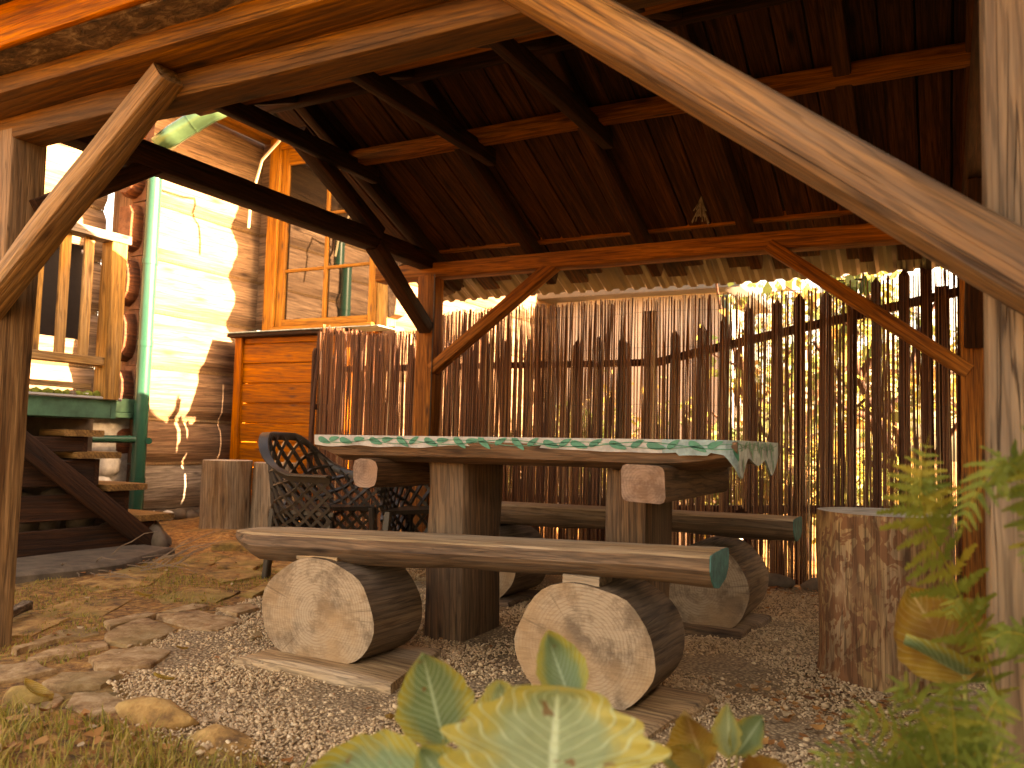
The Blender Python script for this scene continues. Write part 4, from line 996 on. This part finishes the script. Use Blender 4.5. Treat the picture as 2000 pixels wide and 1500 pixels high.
# ---------------------------------------------------------------- porch with steps
porch = empty('porch', (-2.3, 1.0, 0), label='raised wooden porch with baluster railing and moss on its edge', cat='porch')
PX = -1.93
boxm('deck', (-3.05, -0.9, 1.06), (-1.95, 1.90, 1.10), M['tread'], porch)
boxm('edge_board', (-1.945, -0.9, 0.955), (-1.90, 1.84, 1.085), M['greenpaint'], porch); boxm('edge_board', (-3.0, 1.845, 0.955), (-1.90, 1.885, 1.085), M['greenpaint'], porch)
tube('drip_edge', [(-1.885, -0.9, 1.095), (-1.885, 0.5, 1.098), (-1.885, 1.88, 1.095), (-1.92, 1.93, 1.09)], 0.011, M['pale'], porch, 6)
for i in range(30):
    rock('moss_clump', (-1.93 + random.uniform(-.03, .02), -0.2 + i * 0.072, 1.115), (0.03, 0.045, 0.022 + random.uniform(0, .012)), M['moss'], porch, i, 1)
for i, (y, r_) in enumerate(((1.55, .03), (1.66, .024), (1.80, .035), (1.86, .022))):
    rock('edge_stone', (-1.915, y, 1.115), (r_, r_ * 1.2, r_ * .8), M['whitestone'] if i % 2 else M['stone'], porch, 200 + i, 1)
boxm('kick_board', (-1.98, -0.9, 1.155), (-1.955, 1.72, 1.195), M['rail'], porch)
boxm('newel_post', (-1.99, 1.76, 1.09), (-1.87, 1.88, 2.20), M['rail'], porch)
boxm('post', (-1.99, 0.0, 1.09), (-1.89, 0.1, 2.20), M['rail'], porch)
boxm('bottom_rail', (-1.975, 0.1, 1.32), (-1.885, 1.758, 1.38), M['rail'], porch)
boxm('top_rail', (-2.0, -0.4, 2.203), (-1.86, 1.90, 2.265), M['greylog'], porch)
for i, y in enumerate((0.25, 0.42, 0.59, 0.76, 0.93, 1.10, 1.27, 1.45, 1.62)):
    boxm('baluster', (-1.94, y - .035, 1.382), (-1.915, y + .035, 2.20), M['rail'], porch)
boxm('netting', (-2.05, 1.18, 1.50), (-2.04, 1.72, 2.16), M['blackgap'], porch)
boxm('board_panel', (-2.02, 0.4, 1.36), (-2.0, 1.12, 2.18), M['frame'], porch)
st = empty('steps', (-2.3, 2.0, 0), label='steep dark wooden steps leading down from the porch', cat='steps')
tz = [(0.875, 1.50, 1.80), (0.722, 1.60, 1.94), (0.492, 1.85, 2.18), (0.262, 2.10, 2.43)]
for i, (z, y0, y1) in enumerate(tz):
    beam('tread', (-2.75, (y0+y1)/2, z - .025), (-1.89, (y0+y1)/2, z - .025), y1 - y0, 0.045, M['tread'], st, r=.008, wob=.006)
for i, (z, y0, y1) in enumerate(tz):
    zb = tz[i+1][0] if i < 3 else 0.0
    boxm('riser', (-2.72, y0 + 0.16, zb - (0.0 if i < 3 else .03)), (-1.925, y0 + 0.20, z - .05), M['dark'], st)
    boxm('side_board', (-1.955, 1.0 + i * 0.0, zb), (-1.925, y0 + 0.165, z - .055), M['dark'], st)
beam('stringer', (-1.90, 0.95, 0.98), (-1.90, 2.42, -0.08), 0.03, 0.15, M['dark'], st)
tag(rock('footing_stone', (-2.25, 2.32, 0.06), (0.42, 0.18, 0.17), M['stone'], None, 77, 3), 'big rough grey stone under the lowest step', 'stone')
cl = empty('cellar_wall', (-2.1, 0.5, 0), label='low rubble stone wall with a small cellar window under the porch', cat='wall')
boxm('mortar_bed', (-2.45, -0.9, -0.1), (-2.16, 1.9, 0.95), M['stone'], cl)
g = random.Random(12)
for i in range(26):
    rock('stone', (-2.13, 0.2 + (i % 9) * 0.2 + g.uniform(-.03, .03), 0.08 + (i // 9) * 0.155), (0.07, 0.105, 0.08), M['stone'], cl, 100 + i)
cw = boxm('cellar_window', (-2.10, 0.75, 0.50), (-2.05, 1.22, 0.95), M['blackgap'], cl)
boxm('frame', (-2.10, 0.70, 0.455), (-2.02, 1.26, 0.495), M['tread'], cw); boxm('frame', (-2.10, 1.225, 0.497), (-2.02, 1.27, 0.95), M['tread'], cw)
slab([(-1.95, 0.9), (-1.35, 0.75), (-1.25, 1.5), (-1.6, 2.2), (-1.95, 2.2)], 0.0, 0.05, M['stone'], cl, 'plinth_slab')
tag(beam('broken_stick', (-0.32, 0.18, 0.035), (-0.52, 0.45, 0.045), 0.05, 0.045, M['bark'], None, wob=.02), 'short broken chunk of wood beside the left front post', 'log')

# dry twigs at the foot of the steps
tw = empty('twig_pile', (-1.3, 1.6, 0), label='tangle of bare dry twigs lying in front of the steps', cat='twigs')
g = random.Random(8); V = []; F = []
for k in range(26):
    x, y = g.uniform(-1.7, -0.9), g.uniform(1.2, 1.95); a = g.uniform(-0.6, 1.4); L = g.uniform(0.15, 0.45); e = g.choice([0.1, 0.15, 0.9, 0.5])
    p = Vector((x, y, float(gz(x, y)) + 0.02)); pts = [p.copy()]
    for s in range(5):
        a += g.uniform(-.45, .45); p = p + Vector((math.cos(a), math.sin(a), e * g.uniform(.3, 1.0) - 0.08 * s)) * L / 5
        p.z = max(p.z, 0.015); pts.append(p.copy())
    rawtube(V, F, pts, [0.0045, .004, .0035, .003, .002, .001], 5)
link('twigs', mesh('twigs', V, F, M['twig']), tw)['kind'] = 'stuff'

# ---------------------------------------------------------------- garden behind the fence
gh = empty('garden_shed', (-0.9, 8.5, -0.3), label='pale pinkish garden shed beyond the reed screen', cat='shed')
for k in range(14):
    boxm('wall_plank', (-1.3 + k * 0.16, 8.0, -0.5), (-1.145 + k * 0.16, 8.03, 2.75), M['pale'], gh)
for k in range(10): boxm('wall_plank', (0.93, 8.04 + k * 0.16, -0.5), (0.96, 8.195 + k * 0.16, 2.75), M['pale'], gh)
boxm('roof', (-1.5, 7.7, 2.76), (1.2, 9.8, 2.84), M['zinc'], gh)
tube('downpipe', [(1.0, 7.9, -0.4), (1.0, 7.9, 2.7)], 0.06, M['greenpipe'], gh, 14)

def tree(name, base, H, spread, nleaf, label, cat, seed, leafm, lsize=0.05, trunk_r=0.05, bare=0.0, group='trees and shrubs beyond the fence', zmin=0.35):
    g = random.Random(seed); root = empty(name, base, label=label, cat=cat, group=group)
    V = []; F = []; tips = []
    def grow(p, d, L, r_, lvl):
        pts = [p.copy()]; rr = [r_]; n = 5
        for i in range(n):
            d = (d + Vector((g.gauss(0, .16), g.gauss(0, .16), g.gauss(0.03, .10)))).normalized(); p = p + d * L / n
            pts.append(p.copy()); rr.append(r_ * (1 - 0.55 * (i + 1) / n))
            if lvl < 3 and i >= 1:
                for _ in range(2 if (lvl < 1 or (lvl < 2 and not bare)) else (1 if g.random() < (0.45 if bare else 1) else 0)):
                    dd = (d + Vector((g.gauss(0, .8), g.gauss(0, .8), g.gauss(0.1, .45)))).normalized(); grow(p.copy(), dd, L * g.uniform(.45, .7) * spread, r_ * 0.5, lvl + 1)
            if lvl >= 2: tips.append(p.copy())
        rawtube(V, F, pts, rr, 5)
    nst = 3 if cat != 'tree' else 1
    for s in range(nst):
        grow(Vector(base), Vector((g.gauss(0, .25), g.gauss(0, .25), 1)).normalized(), H * 0.62, trunk_r, 0)
    link('trunk', mesh('trunk', V, F, M['picket'] if bare else M['twig'], smooth=True), root)
    if nleaf and tips:
        gg = np.random.default_rng(seed); T = np.array([tuple(t) for t in tips]); T = T[T[:, 2] > base[2] + zmin]
        P = T[gg.integers(0, len(T), nleaf)] + gg.normal(0, 0.09, (nleaf, 3))
        a = gg.normal(0, 1, (nleaf, 3)); a /= np.linalg.norm(a, axis=1)[:, None]; b = np.cross(a, gg.normal(0, 1, (nleaf, 3))); b /= np.linalg.norm(b, axis=1)[:, None]
        s = lsize * gg.uniform(.6, 1.3, (nleaf, 1))
        Q = np.stack([P - a * s, P + b * s * .55, P + a * s, P - b * s * .55], 1).reshape(-1, 3)
        FF = np.arange(nleaf * 4).reshape(-1, 4)
        clump = np.array([noise.noise(Vector(p * 2.5)) for p in P]); tn = np.clip(0.55 + clump * 0.9 + gg.normal(0, .14, nleaf), 0, 1)
        link('crown', bulk('crown', Q, FF, leafm, np.repeat(tn, 4)), root)
    return root
tree('autumn_tree', (3.3, 6.2, -0.3), 3.4, 0.9, 260, 'bare branched young tree with yellow leaves behind the right part of the reeds', 'tree', 5, M['autumn'], 0.07, 0.07, bare=1)
tree('autumn_tree', (2.1, 7.2, -0.4), 3.2, 0.9, 220, 'slanting branched tree with sparse yellow leaves behind the middle reeds', 'tree', 12, M['autumn'], 0.06, 0.06, bare=1)
tree('autumn_tree', (3.9, 8.5, -0.4), 4.2, 0.95, 500, 'taller yellow leaved tree rising farthest right beyond the fence', 'tree', 21, M['autumn'], 0.08, 0.06)
tree('autumn_tree', (1.4, 10.5, -0.5), 4.2, 1.0, 1400, 'yellow green tree whose crown shows in the gap under the eave', 'tree', 31, M['autumn'], 0.08, 0.06)
tree('autumn_shrub', (2.7, 5.4, -0.15), 1.15, 0.9, 2600, 'low orange and green shrub just behind the reeds beside the stump', 'shrub', 41, M['autumn'], 0.04, 0.012, zmin=0.05)
tree('autumn_shrub', (1.5, 5.8, -0.2), 1.2, 0.9, 2600, 'low leafy shrub behind the reeds above the rear bench', 'shrub', 43, M['autumn'], 0.04, 0.012, zmin=0.05)
tree('autumn_shrub', (0.2, 5.6, -0.2), 1.6, 0.9, 1500, 'green shrub behind the reeds next to the back left post', 'shrub', 47, M['autumn'], 0.04, 0.014, zmin=0.05)
tree('autumn_shrub', (-0.9, 5.2, -0.1), 1.0, 0.9, 1500, 'small shrub between the reed screen and the log house', 'shrub', 49, M['autumn'], 0.035, 0.01, zmin=0.05)
tree('autumn_tree', (-0.2, 13.0, -0.5), 4.4, 1.1, 1500, 'pale autumn tree rising behind the garden shed', 'tree', 62, M['autumn'], 0.09, 0.06)

# unseen hedge added on the right to block the sun from the shelter
hg = empty('sun_block_hedge', (5.9, 0.0, 0), label='unseen hedge added on the right to keep direct sun off the shelter', cat='hedge')
gg = np.random.default_rng(77); nl = 38000
P = np.stack([gg.uniform(5.2, 6.6, nl), gg.uniform(-5.5, 4.7, nl), gg.uniform(0, 3.5, nl)], 1)
# push leaves to the hedge's skin
side = gg.integers(0, 4, nl); P[side == 0, 0] = 5.2 + gg.normal(0, .05, (side == 0).sum()); P[side == 1, 0] = 6.6 + gg.normal(0, .05, (side == 1).sum()); P[side == 2, 2] = 3.5 + gg.normal(0, .05, (side == 2).sum())
a = gg.normal(0, 1, (nl, 3)); a /= np.linalg.norm(a, axis=1)[:, None]; b = np.cross(a, gg.normal(0, 1, (nl, 3))); b /= np.linalg.norm(b, axis=1)[:, None]
Q = np.stack([P - a * .06, P + b * .045, P + a * .06, P - b * .045], 1).reshape(-1, 3)
link('hedge_leaves', bulk('hedge_leaves', Q, np.arange(nl * 4).reshape(-1, 4), M['hedge']), hg)['kind'] = 'stuff'
boxm('hedge_core', (5.3, -5.4, 0.0), (6.5, 4.6, 3.3), M['hedge'], hg, 0.2)
V = []; F = []
for k in range(20): rawtube(V, F, [(5.9 + 0.1 * math.sin(k), -5.3 + k * 0.49, 0), (5.9, -5.3 + k * 0.49, 3.1)], [0.05, 0.02], 6)
link('hedge_stems', mesh('hedge_stems', V, F, M['twig']), hg)

# ---------------------------------------------------------------- grass, litter
def blades(N, region, hmin, hmax, name, label, cat, mat, seed):
    g = np.random.default_rng(seed); P = []
    while sum(map(len, P)) < N:
        x = g.uniform(*region[0], N); y = g.uniform(*region[1], N); k = region[2](x, y, g); P.append(np.stack([x[k], y[k]], 1))
    P = np.concatenate(P)[:N]; h = g.uniform(hmin, hmax, N); th = g.uniform(0, 6.28, N); w = g.uniform(.0012, .0028, N)
    lx, ly = np.cos(th), np.sin(th); bend = h * g.uniform(.2, .9, N); z = gz(P[:, 0], P[:, 1])
    wx, wy = -ly * w, lx * w
    def pt(f, s, wf): return np.stack([P[:, 0] + lx * bend * f ** 2 + s * wx * wf, P[:, 1] + ly * bend * f ** 2 + s * wy * wf, z + h * f * (1 - .25 * f)], 1)
    Q = np.stack([pt(0, -1, 1), pt(0, 1, 1), pt(.5, 1, .8), pt(.5, -1, .8), pt(1, 1, .1), pt(1, -1, .1)], 1).reshape(-1, 3)
    b = np.arange(N)[:, None] * 6; F = np.concatenate([b + [0, 1, 2, 3], b + [3, 2, 4, 5]]).astype(np.int32)
    tn = np.repeat(np.clip(g.normal(.5, .28, N), 0, 1), 6)
    tag(link(name, bulk(name, Q, F, mat, tn)), label, cat, kind='stuff')
def edge(x): return np.interp(x, [0.3, 0.76, 1.0, 1.2, 1.6, 1.9, 2.4, 3.0, 3.6], [-0.30, -0.36, -0.33, -0.30, -0.33, -0.30, -0.22, 0.05, 0.35])
def greg(x, y, g):
    dens = np.clip((edge(x) - y) / 0.12 + 0.15, 0, 1); return g.uniform(0, 1, len(x)) < dens * (0.35 + 0.65 * (np.sin(x * 9) * np.sin(y * 11 + 1) > -0.3))
blades(15000, ((0.2, 3.3), (-1.3, 0.1), greg), 0.025, 0.085, 'grass', 'green and straw coloured grass along the near edge of the gravel', 'grass', M['grass'], 3)
blades(11000, ((-2.0, 0.4), (-0.3, 2.3), lambda x, y, g: (np.sin(x * 5 + y * 3) * np.sin(y * 6) > -0.2) & (x < 0.1 + 0.3 * (y < 0.2))), 0.008, 0.032, 'moss_and_straw', 'flattened moss and straw covering the earth left of the gravel', 'ground cover', M['grass'], 4)
def litter(N, reg, name, label, lo, hi, seed):
    g = np.random.default_rng(seed); x = g.uniform(*reg[0], N * 4); y = g.uniform(*reg[1], N * 4); k = reg[2](x, y, g); x, y = x[k][:N], y[k][:N]; N = len(x)
    z = gz(x, y) + g.uniform(.008, .024, N); s = g.uniform(lo, hi, N); th = g.uniform(0, 6.28, N); cu = g.uniform(.1, .7, N) * s
    Q = []
    for (a, b, c_) in ((-1, 0, .6), (-.3, -.45, .0), (-.3, .45, .5), (.4, -.38, .0), (.4, .38, .5), (1, 0, .9), (0, 0, .05)):
        xx = a * s; yy = b * s; Q.append(np.stack([x + xx * np.cos(th) - yy * np.sin(th), y + xx * np.sin(th) + yy * np.cos(th), z + c_ * cu * (1 if True else 0)], 1))
    Q = np.stack(Q, 1).reshape(-1, 3); b = np.arange(N)[:, None] * 7
    F = np.concatenate([b + q for q in ([0, 1, 6], [0, 6, 2], [1, 3, 6], [2, 6, 4], [3, 5, 6], [6, 5, 4])]).astype(np.int32)
    tag(link(name, bulk(name, Q, F, M['litter'], np.repeat(np.clip(g.normal(.5, .25, N), 0, 1), 7))), label, 'dead leaves', kind='stuff')
litter(420, ((-1.8, 0.4), (0.1, 3.2), lambda x, y, g: x < 0.2), 'leaf_litter', 'small dead leaves scattered over the mossy earth by the path', .008, .022, 5)
litter(150, ((0.1, 3.6), (-0.2, 3.4), lambda x, y, g: in_gravel(x, y)), 'leaf_litter', 'dead leaves and chips lying on the gravel floor', .006, .018, 6)
litter(330, ((2.5, 3.6), (0.0, 1.4), lambda x, y, g: g.uniform(0, 1, len(x)) < np.exp(-((x - 3.15) ** 2 + (y - 0.95) ** 2) / .12)), 'leaf_litter', 'drift of curled brown leaves in front of the thick stump', .01, .028, 7)
litter(420, ((0.3, 3.4), (-1.3, 0.2), lambda x, y, g: y < edge(x) + .05), 'leaf_litter', 'brown leaves caught in the grass at the near edge', .012, .035, 8)
litter(260, ((1.2, 3.3), (3.0, 3.5), lambda x, y, g: x > 0), 'leaf_litter', 'leaves blown against the stones below the reed screen', .01, .028, 9)
def fallen(c, s, rz, label, m='leaf_brown'):
    V = []; F = []; n, k = 8, 4
    for i in range(n + 1):
        t = i / n; w = math.sin(math.pi * t ** .8) * .42
        for j in range(-k, k + 1):
            q = j / k; V.append(((t - .5) * s * 2, q * w * s, (q * q * .35 + (t - .5) ** 2 * .9) * s * .8))
    for i in range(n):
        for j in range(2 * k): a = i*(2*k+1)+j; F.append((a, a+1, a+2*k+2, a+2*k+1))
    me = mesh('fallen_leaf', V, F, M[m], smooth=True); uvl = me.uv_layers.new()
    for lp in me.loops: i, j = divmod(lp.vertex_index, 2*k+1); uvl.data[lp.index].uv = (j / (2*k), i / n)
    o = link('fallen_leaf', me, None, Matrix.Translation(Vector(c)) @ Matrix.Rotation(rz, 4, 'Z') @ Matrix.Rotation(.3, 4, 'Y')); tag(o, label, 'leaf', 'large fallen leaves on the ground')
fallen((0.93, 0.02, .03), .035, .8, 'curled orange leaf lying alone on the gravel between path and front bench')
fallen((0.83, -0.36, .06), .06, .2, 'big curled brown leaf in the grass beside the border stones')
fallen((1.82, 0.10, .03), .04, 2.2, 'orange brown fallen leaf on the gravel just left of the tall green leaf')
fallen((0.66, 0.33, .03), .024, 1.2, 'small reddish leaf on the gravel next to the flagstones')
fallen((-0.35, 0.95, .03), .04, 1.0, 'rusty crumpled leaf on the mossy earth left of the path')

# ---------------------------------------------------------------- foreground plants
def leaf(parent, base, tip, width, nrm, mat, cup_=0.15, ruffle=0.0, droop=0.1, shape=0.9, seed=0, n=26, k=11, name='leaf', pw=0.75):
    base = Vector(base); tip = Vector(tip); ax_ = (tip - base); L = ax_.length; ax_.normalize(); nr = Vector(nrm); nr = (nr - ax_ * nr.dot(ax_)).normalized(); sd_ = ax_.cross(nr)
    V = []; F = []
    for i in range(n + 1):
        t = i / n
        w = (max(0.0, math.sin(math.pi * t ** shape)) ** pw) * width / 2 if 0 < t < 1 else 0.0005
        w *= 1 + ruffle * 0.22 * math.sin(t * 30 + seed) + ruffle * .12 * math.sin(t * 17 + seed)
        for j in range(-k, k + 1):
            q = j / k; z = cup_ * width * q * q - droop * L * t * t + ruffle * 0.05 * width * abs(q) ** 3 * math.sin(t * 34 + q * 3 + seed) + .02 * width * noise.noise(Vector((t * 4, q * 3, seed)))
            p = base + ax_ * (t * L) + sd_ * (q * w) + nr * z - nr * 0.012 * width * math.exp(-(q / .08) ** 2)
            V.append(tuple(p))
    m_ = 2 * k + 1
    for i in range(n):
        for j in range(2 * k): a = i*m_+j; F.append((a, a+1, a+m_+1, a+m_))
    me = mesh(name, V, F, mat, smooth=True); uvl = me.uv_layers.new()
    uv = np.array([(lp.vertex_index % m_ / (2*k), lp.vertex_index // m_ / n) for lp in me.loops], np.float32); uvl.data.foreach_set('uv', uv.ravel())
    return link(name, me, parent)
def stalk(parent, pts, r_=0.004): tube('stalk', pts, r_, M['leaf_stem'], parent, 8, rads=[r_ * (1.25 - .5 * i / (len(pts) - 1)) for i in range(len(pts))])
toC = Vector((3.294, -1.981, 0.87))
p1 = empty('broad_leaved_plant', (2.66, -0.92, 0.1), label='broad leaved plant with one tall upright green leaf in front of the bench logs', cat='plant')
n1 = (toC - Vector((2.6, -0.88, 0.47)))
leaf(p1, (2.608, -0.868, 0.405), (2.573, -0.885, 0.542), 0.120, n1, M['leaf_green'], .16, .15, -.05, .78, 1)
stalk(p1, [(2.66, -0.92, 0.1), (2.64, -0.89, 0.28), (2.608, -0.870, 0.41)])
leaf(p1, (2.668, -0.99, 0.405), (2.50, -1.05, 0.390), 0.11, (0.3, -.6, .75), M['leaf_green'], .25, .2, .06, .85, 2)
leaf(p1, (2.75, -1.03, 0.385), (2.665, -1.02, 0.452), 0.085, (0.3, -.7, .6), M['leaf_green'], .25, .25, .06, .85, 3)
stalk(p1, [(2.66, -0.92, 0.1), (2.68, -0.97, 0.28), (2.668, -0.99, 0.40)])
p2 = empty('broad_leaved_plant', (2.85, -0.95, 0.1), label='broad leaved plant with a huge ruffled yellow leaf at the bottom centre', cat='plant')
n2 = (toC - Vector((2.84, -0.97, 0.47)))
leaf(p2, (2.862, -1.03, 0.400), (2.828, -0.935, 0.538), 0.275, n2, M['leaf_yellow'], .10, .38, .10, .80, 4, 40, 16, pw=0.48)
leaf(p2, (2.75, -0.93, 0.42), (2.705, -0.875, 0.512), 0.10, (0.25, -.75, .5), M['leaf_yellow'], .25, .35, .1, .7, 5)
leaf(p2, (2.795, -0.800, 0.468), (2.728, -0.752, 0.552), 0.078, (0.45, -.75, .25), M['leaf_green'], .38, .1, -.05, .8, 6)
stalk(p2, [(2.85, -0.93, 0.1), (2.86, -0.98, 0.28), (2.862, -1.03, 0.40)], .006)
stalk(p2, [(2.85, -0.9, 0.1), (2.82, -0.84, 0.33), (2.795, -0.800, 0.47)])
stalk(p2, [(2.85, -0.93, 0.1), (2.80, -0.93, 0.3), (2.75, -0.93, 0.42)])
p3 = empty('curled_leaf_plant', (2.99, -0.68, 0.1), label='small plant with curled yellow green leaves right of the ruffled leaf', cat='plant')
for i, (b, t_, w, m) in enumerate((((2.965, -0.69, 0.385), (2.935, -0.695, 0.462), .075, 'leaf_brown'), ((3.0, -0.67, 0.40), (2.995, -0.668, 0.475), .045, 'leaf_yellow'), ((3.01, -0.66, 0.40), (3.045, -0.645, 0.46), .05, 'leaf_green'), ((2.96, -0.68, 0.37), (2.90, -0.72, 0.40), .055, 'leaf_yellow'), ((3.03, -0.69, 0.37), (3.09, -0.69, 0.41), .06, 'leaf_brown'))):
    leaf(p3, b, t_, w, (0.1 * i - .1, -1, .5), M[m], .4, .4, .1, .8, 10 + i, 14, 6); stalk(p3, [(2.99, -0.68, 0.1), ((b[0] + 2.99) / 2, -0.68, .28), b], .0025)
p4 = empty('broad_leaved_plant', (3.33, -0.26, 0.1), label='broad leaved plant with a drooping brown leaf in front of the thick stump', cat='plant')
n4 = (toC - Vector((3.28, -0.3, 0.55)))
leaf(p4, (3.325, -0.275, 0.470), (3.235, -0.305, 0.628), 0.155, n4, M['leaf_brown'], .10, .15, .05, .8, 7)
leaf(p4, (3.345, -0.25, 0.46), (3.232, -0.36, 0.545), 0.09, (-.5, -.4, .8), M['leaf_green'], .2, .15, .05, .8, 8)
leaf(p4, (3.335, -0.262, 0.478), (3.335, -0.252, 0.61), 0.075, (-1.0, -.6, .1), M['leaf_brown'], .2, .1, .05, .9, 9)
stalk(p4, [(3.33, -0.26, 0.05), (3.33, -0.27, 0.3), (3.325, -0.275, 0.475)], .005)
# ferns
def frond(parent, pts, wid, seed, curl=0.3, tone0=0.5):
    """pinnate frond: rachis through pts, toothed leaflets on both sides"""
    g = random.Random(seed); P = [Vector(p) for p in pts]
    def at(t):
        f = t * (len(P) - 1); i = min(int(f), len(P) - 2); f -= i
        a, b = P[i], P[i+1]; p0 = P[max(i-1, 0)]; p3 = P[min(i+2, len(P)-1)]
        return 0.5 * ((2*a) + (b - p0) * f + (2*p0 - 5*a + 4*b - p3) * f*f + (3*a - p0 - 3*b + p3) * f**3)
    V = []; F = []; T = []
    sp2 = [at(i / 20) for i in range(21)]; rawtube(V, F, sp2, [0.0022 * (1.1 - i / 21) for i in range(21)], 5); T += [0.95] * len(V)
    n = 20
    for i in range(3, n):
        t = i / n; p = at(t); d = (at(min(1, t + .02)) - at(t - .02)).normalized(); view = (toC - p).normalized()
        side = d.cross((view * .75 + Vector((0, 0, .6)))).normalized()
        w = wid * math.sin(math.pi * min(1, t * .95 + .12)) ** .7 * (1 - .25 * t)
        for s in (-1, 1):
            dr = (side * s + d * .55 + Vector((0, 0, -curl * g.uniform(.4, 1.2)))).normalized(); nn = d.cross(dr).normalized(); cr = dr.cross(nn).normalized()
            L = w * g.uniform(.85, 1.1); m = 11; tn = min(1, max(0, g.gauss(tone0, .18)))
            for k in range(m):
                f = (k + .3) / m; q = p + dr * (L * f) + Vector((0, 0, -.15 * L * f * f)); ll = L * .27 * (1 - f * .80)
                for s2 in (-1, 1):
                    tipd = (cr * s2 + dr * .55 + nn * g.gauss(0, .25)).normalized(); b = len(V); wv_ = dr * (L / m * .62)
                    V += [tuple(q - wv_), tuple(q + tipd * ll * .6 - wv_ * .8), tuple(q + tipd * ll), tuple(q + wv_)]
                    F.append((b, b+1, b+2, b+3)); T += [tn] * 4
    return link('frond', bulk('frond', V, F, M['fern'], T), parent)
f1 = empty('fern', (3.36, -0.40, 0.1), label='tall yellow green fern frond rising in front of the thick stump', cat='fern')
frond(f1, [(3.375, -0.35, 0.44), (3.315, -0.39, 0.64), (3.270, -0.455, 0.755), (3.262, -0.47, 0.835), (3.275, -0.455, 0.90)], .088, 1, .15, .55)
frond(f1, [(3.38, -0.36, 0.42), (3.35, -0.41, 0.56), (3.315, -0.47, 0.64), (3.30, -0.50, 0.60)], .05, 2, .3, .5)
f2 = empty('fern', (3.42, -0.62, 0.1), label='fern arching across the right front post', cat='fern')
frond(f2, [(3.46, -0.55, 0.60), (3.42, -0.58, 0.78), (3.375, -0.60, 0.86), (3.33, -0.62, 0.80), (3.31, -0.62, 0.74)], .06, 3, .35, .45)
frond(f2, [(3.47, -0.58, 0.62), (3.45, -0.60, 0.78), (3.42, -0.62, 0.88), (3.39, -0.64, 0.905)], .075, 4, .3, .3)
frond(f2, [(3.46, -0.50, 0.45), (3.42, -0.50, 0.58), (3.375, -0.50, 0.60), (3.34, -0.50, 0.56)], .045, 5, .4, .45)
frond(f2, [(3.47, -0.57, 0.56), (3.445, -0.58, 0.70), (3.42, -0.60, 0.745), (3.395, -0.62, 0.70)], .055, 6, .4, .35)
f3 = empty('fern', (3.32, -0.62, 0.1), label='low bushy fern at the foot of the right front post', cat='fern')
for i, (tx, ty, tz_) in enumerate(((3.165, -0.80, 0.43), (3.19, -0.72, 0.49), (3.24, -0.68, 0.53), (3.30, -0.66, 0.535), (3.36, -0.64, 0.52), (3.22, -0.84, 0.40), (3.29, -0.80, 0.42), (3.34, -0.78, 0.43), (3.14, -0.70, 0.42), (3.38, -0.72, 0.46))):
    b = Vector((3.31, -0.64, 0.30)); t_ = Vector((tx, ty, tz_)); mid = b.lerp(t_, .55) + Vector((0, 0, .065))
    frond(f3, [b, b.lerp(mid, .5) + Vector((0, 0, .03)), mid, t_ + Vector((0, 0, .015)), t_ + (t_ - mid) * .35 + Vector((0, 0, -.05))], .052, 20 + i, .25, .45)
